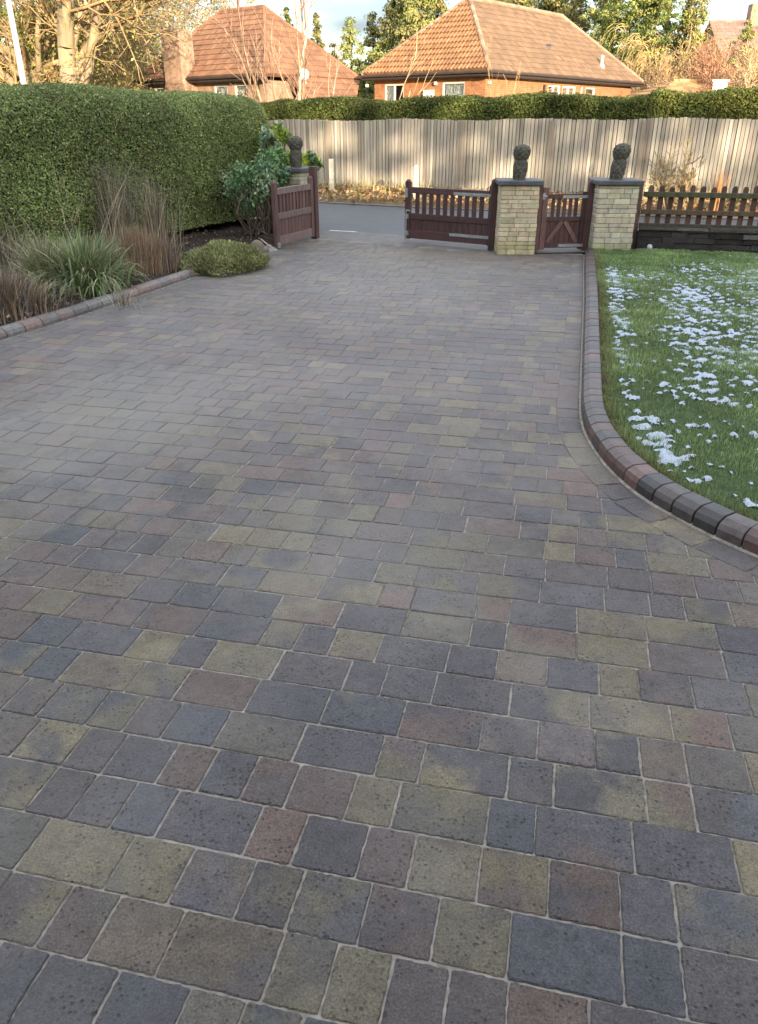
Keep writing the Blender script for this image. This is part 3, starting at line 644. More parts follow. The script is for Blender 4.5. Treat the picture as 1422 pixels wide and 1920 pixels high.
# posts by the pillars
def post(label, c, wd, dp, h, yaw, col=WD, rnd=True):
    ux = np.array([math.cos(yaw), math.sin(yaw), 0]); uy = np.array([-ux[1], ux[0], 0]); m_ = MB(); cc = np.array([c[0], c[1], 0.])
    m_.box(cc-ux*wd/2-uy*dp/2, ux*wd, uy*dp, np.array([0, 0, h]), wv(col))
    if rnd: m_.lathe((c[0], c[1], h-.003), [(min(wd, dp)*.49, 0), (min(wd, dp)*.42, .02), (min(wd, dp)*.2, .035)], 12, wv(col))
    o = m_.build('gate_post', M['gatewood'], None, bevel=.006); tag(o, label, 'post', 'wooden posts at the gates')
uP = np.array([math.cos(YP), math.sin(YP)])
def rel(Pc, a, b=0): return (Pc[0]+uP[0]*a-uP[1]*b*1, Pc[1]+uP[1]*a+uP[0]*b)
post('short red-brown post fixed to the left side of the middle pillar', rel(P1, -.30, .22), .085, .10, .90, YP)
post('brown post fixed to the right side of the middle pillar', rel(P1, .30, .02), .075, .10, .90, YP, WD2)
post('dark post between the narrow gate and the right pillar', rel(P2, -.312, .04), .08, .10, .90, YP)
post('wide red-brown post between the right pillar and the picket fence', rel(P2, .33, .08), .13, .12, .86, YP, WD2, False)
# pedestrian gate
A = rel(P1, .342, .02); B = rel(P2, -.355, .02)
f = Fr(A, B); L = f.L; root = thing('pedestrian_gate', 'narrow brown garden gate with an inverted V brace between two stone pillars', 'gate', (A[0], A[1], 0)); W = M['gatewood']
for s0, s1, hh_, cc_ in ((0, .075, .84, WD2), (L-.06, L, .78, WD)):
    m_ = MB(); f.box(m_, s0, s1, .035, hh_, -.028, .028, wv(cc_)); m_.build('stile', W, root, bevel=.005)
for nm, z0, z1 in (('top_rail', .695, .755), ('middle_rail', .405, .465), ('bottom_rail', .055, .125)):
    m_ = MB(); f.box(m_, .076, L-.061, z0, z1, -.02, .024, wv(WD)); m_.build(nm, W, root, bevel=.004)
for i in range(5):
    c_ = .075+(L-.135)*(i+1)/6; m_ = MB(); f.box(m_, c_-.024, c_+.024, .463, .697, -.012, .012, wv(WD)); m_.build('slat', W, root, bevel=.003)
m_ = MB(); nb = 7; bw = (L-.135)/nb
for i in range(nb): f.box(m_, .075+i*bw+.0015, .075+(i+1)*bw-.0015, .123, .407, -.014, .006, wv(WD, .1))
m_.build('boarded_panel', W, root, bevel=.002)
mid_ = .075+(L-.135)/2
for sg in (-1, 1):
    m_ = MB(); a_ = f.pt(mid_+sg*.02, .405, .008); b_ = f.pt(mid_+sg*(L-.135)*.44, .125, .008); d_ = unit(b_-a_); p_ = np.cross(d_, f.n)*.028
    m_.box(a_-p_, b_-a_, 2*p_, f.n*.014, wv(WD2)); m_.build('brace', W, root)
for z_ in (.72, .088):
    m_ = MB(); f.box(m_, L*.44, L+.02, z_-.02, z_+.018, .025, .031); m_.build('strap_hinge', M['galv'], root)
m_ = MB(); m_.tube(f.pt(-.06, .735, .03), f.pt(.05, .725, .035), .012, 8); f.box(m_, -.05, 0.03, .69, .77, .029, .036); m_.build('latch', M['galv'], root)
tl = sheet('gate_threshold', [tuple(f.pt(-.06, 0, .16)[:2]), tuple(f.pt(L+.06, 0, .16)[:2]), tuple(f.pt(L+.06, 0, -.2)[:2]), tuple(f.pt(-.06, 0, -.2)[:2])], .012, M['apron'])

# ================================================================== PICKET FENCE + LOW WALL (right)
WA = np.array(rel(P2, .40, .02)); WB = np.array([7.9, 10.25]); f = Fr(WA, WB); LW = f.L
root = thing('low_stone_wall', 'low dark mossy stone wall under the picket fence at the lawn edge', 'wall', (WA[0], WA[1], 0)); m_ = MB(); rs = np.random.default_rng(11)
f.box(m_, 0, LW, -.02, .27, -.12, .075, (.02, .019, .0145)); z = 0
while z < .29:
    ch = rs.choice([.07, .10, .13]); ch = min(ch, .30-z+.01); s_ = 0
    while s_ < LW:
        ln = rs.uniform(.12, .45); c_ = np.array((.030, .027, .025))*rs.lognormal(0, .25)
        if rs.random() < .05: c_ = np.array((.11, .105, .095))
        f.box(m_, s_+.002, min(s_+ln-.002, LW), z+.002, z+ch-.002+rs.normal(0, .004), .06, .09+rs.uniform(-.005, .03), c_); s_ += ln
    z += ch
m_.build('stones', M['darkstone'], root, bevel=.012)
m_ = MB(); s_ = 0
while s_ < LW: ln = rs.uniform(.3, .8); f.box(m_, s_+.004, min(s_+ln-.004, LW), .302+rs.normal(0, .004), .335+rs.normal(0, .006), -.13, .125, np.array((.075, .07, .062))*rs.lognormal(0, .3)); s_ += ln
m_.build('coping', M['darkstone'], root, bevel=.008)
root = thing('picket_fence', 'brown mossy picket fence with pointed-off pales on the low dark wall', 'fence', (WA[0], WA[1], .335))
MOSS = (.085, .048, .034)
i = 0; s_ = .10
while s_ < LW-.05:
    m_ = MB(); hh_ = .865+rng.normal(0, .008); f.box(m_, s_-.034, s_+.034, .34, hh_-.02, -.03, -.012, wv(MOSS, .22)); f.box(m_, s_-.024, s_+.024, hh_-.021, hh_, -.0295, -.0125, wv(MOSS, .2)); m_.build('picket', M['pickets'], root); s_ += .132+rng.normal(0, .003)
for z0, z1, c_ in ((.72, .785, (.062, .062, .032)), (.50, .56, (.082, .058, .038)), (.338, .385, (.05, .042, .03))):
    m_ = MB(); f.box(m_, 0, LW, z0, z1, -.011, .034, c_); m_.build('rail', M['pickets'], root, bevel=.006)
for s_ in (2.35, 4.3):
    m_ = MB(); f.box(m_, s_-.045, s_+.045, .336, .90, -.12, -.032, wv(MOSS)); m_.build('post', M['pickets'], root, bevel=.006)
# small pale ball by the wall foot
m_ = MB(); q = f.pt(.17, .06, .20); m_.lathe(tuple(q), [(.001, 0), (.024, .006), (.036, .025), (.036, .045), (.024, .064), (.001, .07)], 14, (.5, .53, .56)); o = m_.build('garden_light', M['stone'], None, smooth=True); tag(o, 'small round pale garden light on the lawn at the foot of the dark wall', 'garden light')

# ================================================================== TALL BOARD FENCE
root = thing('board_fence', 'tall pale weathered vertical-board fence along the far side of the lane', 'fence', (fl[70][0], fl[70][1], .1))
LF = resample(fence_line, .082); m_ = MB(); m3 = MB(); rs = np.random.default_rng(21); arc = 0
def ftop(x, y, i):
    b_ = 1.645+.012*(x/4); return b_+.016*math.sin(i*.17)+.03*abs(math.sin(i*.085))+.012-.02+rs.normal(0, .006)
ffl = []
for i in range(len(LF)-1):
    a_, b_ = LF[i], LF[i+1]
    if a_[0] < -15 or a_[0] > 13: continue
    d_ = unit(b_-a_); n_ = np.array([d_[1], -d_[0]]); over = .012 if i % 2 else .0
    ht = ftop(a_[0], a_[1], i); c_ = np.array((.35, .31, .245))*rs.lognormal(0, .18)*(1+rs.normal(0, .015, 3)); w_ = .069
    m3.box((a_[0]-n_[0]*.035, a_[1]-n_[1]*.035, .04), (d_[0]*.081, d_[1]*.081, 0), (-n_[0]*.01, -n_[1]*.01, 0), (0, 0, ht-.10), np.array((.16, .125, .085)))  # dark backing added to stand in for the shaded gaps between boards
    o_ = np.array([a_[0]+n_[0]*over, a_[1]+n_[1]*over, .04]); lean = rs.normal(0, .004)
    m_.box(o_, np.array([d_[0]*w_, d_[1]*w_, 0]), np.array([-n_[0]*.014, -n_[1]*.014, 0])+np.array([n_[0], n_[1], 0])*(-.006), np.array([lean, 0, ht-.04]), c_)
    if i % 2: m_.v[-8:] = [tuple(np.array(v_)+np.array([n_[0]*.004, n_[1]*.004, 0])) if k_ in (1, 5) else v_ for k_, v_ in enumerate(m_.v[-8:])]
m_.build('boards', M['boards'], root); m3.build('dark_gap_backing', M['boards'], root)
for px_ in (610, 862, 1026, 1203):
    s_ = None; best = min(range(len(LF)-1), key=lambda i: abs(711+LF[i][0]/LF[i][1]*1600-px_)); a_, b_ = LF[best], LF[best+1]; d_ = unit(b_-a_); n_ = np.array([d_[1], -d_[0]])
    m2 = MB(); m2.box(np.array([a_[0]+n_[0]*.02, a_[1]+n_[1]*.02, .04]), np.array([d_[0]*.10, d_[1]*.10, 0]), np.array([n_[0], n_[1], 0])*.03, np.array([0, 0, 1.60]), (.27, .22, .17)); m2.build('cover_board', M['boards'], root)
# marker posts on the verge
for lb, px_, py0, py1, Y_ in (('pale square marker post at the fence foot seen beyond the open left gate', 621, 298, 346, 20.0), ('pale marker post with pointed top seen above the wide gate', 781, 313, 372, 18.5)):
    t_ = at(px_, py0, Y_); m2 = MB(); m2.box(np.array([t_[0]-.055, Y_, .03]), np.array([.11, 0, 0]), np.array([0, .09, 0]), np.array([0, 0, t_[2]-.03]), (.48, .45, .36))
    if px_ > 700: m2.add([(t_[0]-.055, Y_, t_[2]), (t_[0]+.055, Y_, t_[2]), (t_[0]+.055, Y_+.09, t_[2]), (t_[0]-.055, Y_+.09, t_[2]), (t_[0], Y_+.045, t_[2]+.05)], [[0, 1, 4], [1, 2, 4], [2, 3, 4], [3, 0, 4]], (.48, .45, .36))
    o = m2.build('marker_post', M['stone'], None); tag(o, lb, 'marker post', 'marker posts on the verge')
# hedge behind the fence
HG = [(.065, .092, .018), (.085, .11, .022), (.11, .13, .028), (.05, .072, .016), (.14, .15, .035)]
a_ = np.array([-7.5, 25.6]); 
hedge('clipped_hedge', 'long clipped green hedge rising just above the pale board fence', (-6.5, 24.9), (1.2, 20.95), .9, .1, 2.02, 2.0, .14, 26000, .085, HG, ('front', 'top'), 5, .06, undul=.05) if False else None
hl = [(-9.0, 26.3), (-2.5, 22.75), (1.5, 20.85), (6, 18.95), (14.5, 16.0)]
hz = [2.10, 2.06, 2.06, 2.16, 2.28]; hr_root = None
labs = ['long clipped hedge behind the pale fence, left stretch in front of the small-windowed brick house', 'clipped hedge behind the pale fence, stretch under the white meter box', 'clipped hedge behind the pale fence, stretch below the big tiled roof', 'sunlit yellow-green clipped hedge at the right end behind the pale fence']
for i in range(4):
    pal = HG if i < 3 else [(.12, .145, .028), (.15, .17, .034), (.18, .19, .04), (.09, .11, .025)]  # right stretch: sunlight painted in as lighter, yellower leaf colours
    ln = math.dist(hl[i], hl[i+1]); u_ = unit(np.array(hl[i+1])-np.array(hl[i]))*.12
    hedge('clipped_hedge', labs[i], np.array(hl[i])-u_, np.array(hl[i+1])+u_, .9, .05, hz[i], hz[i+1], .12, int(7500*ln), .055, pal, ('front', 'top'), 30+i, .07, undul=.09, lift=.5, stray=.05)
# ================================================================== LEFT HEDGE
LHG = [(.215, .30, .095), (.17, .25, .08), (.25, .335, .095), (.28, .31, .12), (.14, .20, .065), (.32, .34, .13), (.22, .18, .11)]
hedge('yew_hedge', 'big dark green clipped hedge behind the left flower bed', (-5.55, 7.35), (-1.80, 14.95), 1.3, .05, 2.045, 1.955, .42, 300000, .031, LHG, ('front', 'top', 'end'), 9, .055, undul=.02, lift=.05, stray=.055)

# ================================================================== FLOWER BED PLANTS
def gpz(px, py, z=.06): p_ = gp(px, py, z); return (p_[0], p_[1], z-.01)
VG = [(.30, .32, .17), (.16, .22, .08), (.40, .40, .26), (.10, .17, .05), (.24, .27, .13)]
STR = [(.42, .35, .23), (.35, .28, .18), (.50, .43, .30), (.27, .21, .14)]
RBR = [(.26, .175, .115), (.32, .225, .15), (.20, .135, .09), (.38, .28, .19)]
GBR = [(.12, .10, .085), (.16, .14, .12), (.09, .075, .06), (.20, .18, .15)]
grass_clump('grass_tussock', 'big cream and green striped grass tussock by the kerb', 'ornamental grass', gpz(165, 540), .30, 1500, .56, .019, 1.6, VG, 1.25, 6, mat='leaf')
grass_clump('grass_tussock', 'smaller pale green tussock left of the striped grass tussock', 'ornamental grass', gpz(95, 535), .27, 1000, .54, .014, 1.3, VG+STR, 1.2, 6, mat='leaf')
grass_clump('dry_grass', 'dark dry tangle of low stems at the left end of the flower bed', 'dry grass', gpz(15, 585), .38, 1300, .40, .009, 1.1, GBR+RBR, 1.3, 5)
grass_clump('dry_grass', 'greyish dry stems arching at the far left in front of the hedge', 'dry grass', gpz(0, 520), .45, 700, .62, .009, 1.1, GBR+STR, 1.3, 5)
grass_clump('dry_grass', 'red-brown upright dry grass between the tussock and the low green shrub', 'dry grass', gpz(262, 508), .30, 1400, .48, .008, .5, RBR, 1.0, 4)
grass_clump('dry_grass', 'short red-brown dry grass at the left of the low green shrub', 'dry grass', gpz(305, 505), .17, 900, .36, .006, .4, RBR+GBR, 1.0, 4)
grass_clump('tall_reed_grass', 'tall straw-coloured reed stems standing against the hedge', 'ornamental grass', gpz(225, 470), .48, 330, 1.05, .009, .55, STR+GBR, 1.0, 6)
grass_clump('tall_reed_grass', 'loose tall reed stems behind the low green shrub', 'ornamental grass', gpz(300, 468), .22, 260, .90, .007, .3, STR+GBR, 1.0, 6)
grass_clump('dry_grass', 'thin grey wisps of dry grass spilling over the kerb', 'dry grass', gpz(232, 572), .16, 110, .26, .004, 1.4, GBR+STR, 1.4, 5)
# long bent canes
cs = []; rs = np.random.default_rng(5)
for (x0, y0, x1, y1, dY) in ((165, 500, 232, 345, 0), (172, 500, 252, 300, .1), (150, 470, 118, 330, 0), (140, 480, 98, 300, .2), (60, 470, 0, 375, -.2), (48, 460, 2, 330, .2), (205, 480, 236, 350, .3), (290, 470, 318, 352, .3), (120, 470, 165, 360, .1), (95, 480, 35, 400, 0)):
    b0 = gp(x0, y0+30, .05); t1 = at(x1, y1, b0[1]+dY); prev = b0
    for k_ in range(1, 7):
        u_ = k_/6; q = b0*(1-u_)+t1*u_+np.array([0, 0, .10*math.sin(math.pi*u_)]); cs.append((prev, q, .0055*(1-u_*.6), .0055*(1-(u_+.1)*.6), 0)); prev = q
p0 = [c_[0] for c_ in cs]; V, Fq = tubes(p0, [c_[1] for c_ in cs], np.array([c_[2] for c_ in cs]), np.array([c_[3] for c_ in cs]), 4)
rt_ = thing('dead_plant', 'long bent straw-coloured canes leaning out of the flower bed over the tussocks', 'dead plant', gpz(130, 510))
for k_ in range(len(cs)//6): seg_mesh('cane', cs[6*k_:6*k_+6], M['twig'], rt_, (.36, .30, .21), 4)
# feathery seed heads over the reeds
def plume(pc, n, rs): return pc+rs.normal(0, 1, (n, 3))*[.10, .10, .13]
pts = []; rs = np.random.default_rng(8)
c0 = np.array(gpz(235, 470))
for k_ in range(26): pts.append(plume(c0+[rs.normal(0, .3), rs.normal(0, .2), rs.uniform(.65, 1.02)], 150, rs))
pts = np.concatenate(pts); V, Fq = leaves(pts, rs.normal(0, 1, pts.shape), .035, 7, rs=rs)
o = mesh_obj('seed_heads', V, Fq, M['leafdull'], col=vcol(len(pts), None, .2, .05, 4, GBR)); tag(o, 'hazy greyish seed heads above the tall reed stems', 'seed heads', kind='stuff')
# low yellow-green shrub spilling over the kerb
def mound(name, label, cat, cen, rx, ry, h, n, leaf, pal, seed, asp=3.2, yaw=0, mat='leaf', stems=True):
    rs = np.random.default_rng(seed); root = thing(name, label, cat, tuple(cen)); cen = np.array(cen)
    u = rs.normal(0, 1, (n, 3)); u[:, 2] = np.abs(u[:, 2])*.9; u = unit(u); bmp = 1+.14*snoise(u, 3.2, seed, 3)
    rr = bmp*rs.uniform(.72, 1.04, n); Q = u*rr[:, None]; c_, s_ = math.cos(yaw), math.sin(yaw); X = Q[:, 0]*rx; Y = Q[:, 1]*ry
    Pp = cen+np.c_[X*c_-Y*s_, X*s_+Y*c_, Q[:, 2]*h]
    V, Fq = leaves(Pp, u*.5, leaf, asp, .7, rs=rs, up=u+[0, 0, .6]); tone = (1+.3*snoise(Pp, 6, seed+1, 2))
    mesh_obj('foliage', V, Fq, M[mat], root, col=np.repeat(np.clip(np.array(pal)[rs.integers(0, len(pal), n)]*(tone*rs.lognormal(0, .2, n))[:, None], .004, .7), 4, 0))
    sg = []
    for k_ in range(60):
        d_ = unit(np.array([rs.normal(), rs.normal(), abs(rs.normal())+.3])); e_ = cen+np.array([d_[0]*rx*.85, d_[1]*ry*.85, d_[2]*h*.9]); sg.append((cen+[0, 0, .01], e_, .006, .003, 0))
    seg_mesh('stems', sg, M['twig'], root, (.10, .07, .05), 4); return root
YG = [(.27, .28, .11), (.20, .23, .09), (.34, .33, .15), (.14, .18, .07), (.38, .36, .19)]
q = gp(412, 506, .05); mound('low_shrub', 'low yellow-green heath-like shrub spilling over the left kerb near the gate', 'shrub', (q[0], q[1]+.30, .02), .60, .42, .30, 16000, .038, YG, 14, yaw=.9)
# evergreen shrub by the left gate
SG = [(.14, .25, .10), (.20, .30, .14), (.10, .19, .07), (.32, .40, .26), (.17, .27, .16)]
def shrub(label, cen, rx, ry, h, z0, n, leaf, pal, seed, cat='shrub', name='evergreen_shrub', asp=2.4, nstem=9, holes=.5):
    rs = np.random.default_rng(seed); root = thing(name, label, cat, tuple(cen)); cen = np.array(cen, float); nc = max(18, n//70); cl = []
    for k_ in range(nc):
        u = unit(rs.normal(0, 1, 3)); cl.append(cen+[u[0]*rx*rs.uniform(.35, 1), u[1]*ry*rs.uniform(.35, 1), z0+(h-z0)*(.5+.5*u[2]*rs.uniform(.3, 1))])
    cl = np.array(cl); ix = np.repeat(np.arange(nc), n//nc); nn = len(ix); off = unit(rs.normal(0, 1, (nn, 3)))*rs.uniform(.2, 1, (nn, 1))*.17*min(rx, h/2)/.45
    V, Fq = leaves(cl[ix]+off, off*3+[0, 0, .8], leaf, asp, .5, rs=rs, up=off*4+[0, 0, -.1]); pc = np.array(pal)[rs.integers(0, len(pal), nc)]
    mesh_obj('foliage', V, Fq, M['leaf'], root, col=np.repeat(np.clip(pc[ix]*rs.lognormal(0, .3, (nn, 1)), .004, .7), 4, 0)); sg = []
    for k_ in range(nstem*3):
        e_ = cl[rs.integers(0, nc)]; s_ = cen+[rs.normal(0, .08), rs.normal(0, .06), .0]; m0 = (s_+e_)/2+[rs.normal(0, .07), rs.normal(0, .07), -.08]; sg += [(s_, m0, .014, .010, 0), (m0, e_, .010, .005, 0)]
    seg_mesh('stems', sg, M['bark'], root, (.14, .11, .08), 6); return root
shrub('glossy green shrub with pale lower leaves between the hedge and the open gate', (-1.90, 12.75, .05), .44, .42, 1.12, .40, 2300, .07, SG, 41)
shrub('blue-green shrub crowding behind the top of the open gate', (-1.68, 13.0, .05), .38, .38, 1.22, .58, 1900, .07, SG, 42)
YL = [(.34, .42, .03), (.28, .36, .03), (.42, .46, .05), (.14, .22, .04)]  # bright yellow-green leaf tones
shrub('bright yellow-green leafy bush behind the stone finial at the left gate', (-1.72, 14.35, -.02), .34, .35, 1.52, .8, 1500, .12, YL, 43, name='yellow_green_bush')
shrub('small yellow-green bush to the right of the left stone finial', (-1.22, 14.25, -.02), .22, .25, 1.18, .7, 700, .10, YL+SG, 44, name='yellow_green_bush')
shrub('loose green shoots rising above the yellow-green bush at the hedge end', (-1.75, 13.9, -.02), .22, .25, 1.62, 1.1, 500, .085, SG, 45)
# rock, stake
m_ = MB(); q = gp(483, 470, .05); m_.lathe((q[0], q[1], 0), [(.09, 0), (.11, .05), (.10, .12), (.07, .17), (.02, .19)], 9, (.16, .13, .10), .8); o = m_.build('rock', M['stone'], None, bevel=.02); tag(o, 'brownish rock in the flower bed beside the open gate', 'rock')
m_ = MB(); a_ = gp(512, 466, .05); m_.tube(at(489, 448, a_[1]+.05), a_, .008, 6, (.4, .36, .28)); o = m_.build('garden_cane', M['twig'], None); tag(o, 'pale slanting cane leaning between the rock and the gate stile', 'cane')
# leaf litter in the bed and on the verge
def litter(name, label, pts, zf, size, pal, flat=.35):
    n = len(pts); V, Fq = leaves(np.c_[pts, zf], np.array([[0, 0, 1.]])*np.ones((n, 1)), size, 1.4, flat)
    o = mesh_obj(name, V, Fq, M['litter'], col=vcol(n, None, .3, .08, 4, pal)); tag(o, label, 'leaf litter', kind='stuff'); return o
n = 5200; pts = np.c_[rng.uniform(-6, -1.3, n), rng.uniform(3, 13, n)]; kx = np.interp(pts[:, 1], kl_in[:, 1], kl_in[:, 0]); pts = pts[(pts[:, 0] < kx-.03) & (pts[:, 0] > kx-1.7)]
litter('fallen_leaves', 'brown leaves and bits lying on the dark flower bed soil', pts, np.full(len(pts), .075)+rng.uniform(-.01, .02, len(pts)), .035, [(.10, .06, .04), (.18, .12, .08), (.26, .20, .15), (.07, .045, .03)])
n = 34000; s_ = rng.integers(20, 125, n); uu = rng.beta(1.1, 1.2, n)*.92+.02; pp = fr[s_]*(1-uu[:, None])+fl[s_]*uu[:, None]+rng.normal(0, .3, (n, 2))*[1, .2]
zz = np.interp(uu, [0, .05, .4, 1], [-.02, .05, .10, .17])+rng.uniform(0, .06, n)
litter('leaf_litter', 'orange-brown leaf litter covering the verge below the pale fence', pp, zz, .085, [(.36, .19, .07), (.42, .25, .11), (.28, .14, .06), (.46, .32, .17), (.16, .13, .06), (.22, .2, .08)], .7)
# dry grass along the fence foot
n = 9000; s_ = rng.integers(20, 125, n); uu = rng.uniform(.55, .98, n); pp = fr[s_]*(1-uu[:, None])+fl[s_]*uu[:, None]+rng.normal(0, .25, (n, 2))*[1, .2]; tone = snoise(pp, 1.1, 77, 2)
hh_ = np.clip(.16+.16*tone, .03, .5)*rng.uniform(.5, 1.2, n); la = rng.uniform(0, 6.28, n)
V, Fq = blades(np.c_[pp, np.interp(uu, [0, .05, .4, 1], [-.02, .05, .10, .17])-.02], hh_, np.full(n, .012), np.c_[np.cos(la), np.sin(la)], rng.uniform(.2, 1, n), 3)
o = mesh_obj('verge_grass', V, Fq, M['leafdull'], col=vcol(n, None, .2, .05, 8, [(.40, .33, .17), (.32, .26, .12), (.22, .23, .08), (.45, .38, .22)])); tag(o, 'straw-coloured grass and weeds at the foot of the pale fence', 'grass', kind='stuff')
# near verge: short scruffy grass between the front boundary and the lane
V = []; Fs = []
nb_ = [(x, y) for x, y in zip(nr[:, 0], nr[:, 1]) if -20 < x < 14]
sheet('near_verge', [(-16, 16), (-6, 12), (-2.2, 14.2), (-1.15, 13.65)]+[(x, y+.05) for x, y in nb_ if x < -1.15][::-1], -.02, M['turf'])
sheet('near_verge', [(3.55, 11.6), (8.0, 10.6), (14, 9)]+[(x, y+.05) for x, y in nb_ if x > 3.0][::-1]+[(3.0, 12.0)], -.02, M['verge'])

# ================================================================== LAWN GRASS + SNOW
def snowf(x, y):
    Pq = np.c_[x, y*1.0]; nA = .42*snoise(Pq, 6, 101, 3, 12)+.65*snoise(Pq*[.85, 1.15], 17, 103, 3, 14)+1.15*snoise(Pq, 48, 104, 2, 14); nL = snoise(Pq, 1.1, 102, 3, 10)
    d = np.r_[0]; kx = None
    return nA, nL
krs = resample(offs(kerbR, .125), .05)
def kdist(x, y):
    P_ = np.c_[x, y]; out = np.full(len(P_), 9.)
    for k_ in range(0, len(krs), 2): out = np.minimum(out, np.hypot(P_[:, 0]-krs[k_, 0], P_[:, 1]-krs[k_, 1]))
    return out
def snowval(x, y):
    nA, nL = snowf(x, y); kd = kdist(x, y)
    edge = np.exp(-((kd-.17-.03*np.sin(y*5))/.055)**2)*(1.15+.55*np.sin(y*2.1+1))*(y > 2.6)*(y < 9.6)
    bare = np.clip((y-9.3)/1.3, 0, 1)*.9
    v_ = nA*.62+.10*nL-.25-bare+edge*.34-.35*np.exp(-((x-1.9)**2+(y-3.6)**2)/.5)+.06*np.clip(x-y*.35-.5, -1, 1)-np.exp(-(kd/.09)**2)*1.5-.25*np.exp(-((kd-.4)/.2)**2)
    return v_
sx, sy = np.meshgrid(np.arange(1.2, 7.4, .0145), np.arange(1.6, 11.1, .0145)); fx, fy = sx.ravel(), sy.ravel()
vis = inpoly(fx, fy, lawn_poly) & (np.abs(fx) < .56*fy+1.4)
val = np.full(len(fx), -1.); val[vis] = snowval(fx[vis], fy[vis])+rng.normal(0, .10, vis.sum())
zs = .0662+np.clip(val, -.15, .25)*.028+rng.normal(0, .0018, len(fx))
ny_, nx_ = sx.shape; ii = np.arange(ny_*nx_).reshape(ny_, nx_); q = np.stack([ii[:-1, :-1], ii[:-1, 1:], ii[1:, 1:], ii[1:, :-1]], -1).reshape(-1, 4)
keep = (val[q] > 0).sum(1) >= 2; used = np.unique(q[keep]); rm = -np.ones(len(fx), int); rm[used] = np.arange(len(used))
ent = np.c_[fx, fy, zs+.005]
o = mesh_obj('snow', ent[used], rm[q[keep]], M['snow'], smooth=True); tag(o, 'thin patches of melting snow scattered on the lawn', 'snow', kind='stuff')
n = 520000; y_ = 1.3+(11.2-1.3)*rng.uniform(0, 1, n)**1.05; x_ = rng.uniform(1.15, 7.2, n)
k_ = inpoly(x_, y_, lawn_poly) & (np.abs(x_) < .56*y_+1.4); x_, y_ = x_[k_], y_[k_]
sv = snowval(x_, y_); k_ = (sv < .05) | (rng.random(len(sv)) < .7); x_, y_, sv = x_[k_], y_[k_], sv[k_]; n = len(x_)
kd = kdist(x_, y_); tn = snoise(np.c_[x_, y_], 1.3, 55, 3); t2 = snoise(np.c_[x_, y_], 7, 56, 2)
hh_ = (.024+.012*t2+.010*snoise(np.c_[x_, y_], 26, 57, 2)+.010*np.clip(tn, 0, 1))*rng.uniform(.6, 1.3, n); hh_ = np.clip(hh_, .01, .06)*np.where(kd < .10, 1.25, 1)
la = rng.uniform(0, 6.28, n); V, Fq = blades(np.c_[x_, y_, np.full(n, .06)], hh_, .0028+.0006*np.maximum(y_-2, 0), np.c_[np.cos(la), np.sin(la)], rng.uniform(.3, 1.6, n), 2)
gpal = np.array([(.17, .225, .085), (.14, .19, .07), (.20, .25, .11), (.23, .25, .125), (.10, .13, .05), (.30, .29, .17)])[rng.integers(0, 6, n)]*(1+.28*tn+.25*t2)[:, None]*rng.lognormal(0, .22, (n, 1))
edgec = np.exp(-(kd/.11)**2)[:, None]; gpal = gpal*(1-edgec*.7)+np.array((.19, .17, .075))*edgec*.7
gpal = gpal*np.array([[1.04, 1.16, 1.02]])+np.clip((y_-8)/3, 0, 1)[:, None]*[.0, .03, .01]
fr_ = (np.clip((sv+.45)/.5, 0, 1)*.55*rng.uniform(0, 1, n))[:, None]; gpal = gpal*(1-fr_)+np.array((.36, .40, .44))*fr_
o = mesh_obj('lawn_grass', V, Fq, M['leaf'], col=np.repeat(np.clip(gpal, .004, .6), 6, 0)); tag(o, 'short green lawn grass with gaps where snow lies', 'grass', kind='stuff')

# ragged turf lip leaning over the kerb
Lk = resample(offs(kerbR, .128), .0022); n = len(Lk); k_ = (Lk[:, 1] < 11) & (np.abs(Lk[:, 0]) < .6*Lk[:, 1]+.6); Lk = Lk[k_]; n = len(Lk); tg = unit(np.gradient(Lk, axis=0)); nn = np.c_[-tg[:, 1], tg[:, 0]]
rg = .5+.5*snoise(Lk, 9, 66, 3); pb = Lk+nn*rng.uniform(0, .05, n)[:, None]; ln_ = -nn+rng.normal(0, .7, (n, 2)); hh_ = np.clip(.016+.03*rg, .01, .06)*rng.uniform(.5, 1.3, n)
V, Fq = blades(np.c_[pb, np.full(n, .062)], hh_, .003+.0005*pb[:, 1], unit(ln_), rng.uniform(.6, 2.0, n), 2)
o = mesh_obj('turf_edge', V, Fq, M['leaf'], col=vcol(n, None, .25, .06, 6, [(.17, .17, .07), (.22, .19, .09), (.12, .15, .05), (.15, .11, .06)])); tag(o, 'ragged brownish grass edge hanging over the back of the right kerb', 'grass', kind='stuff')
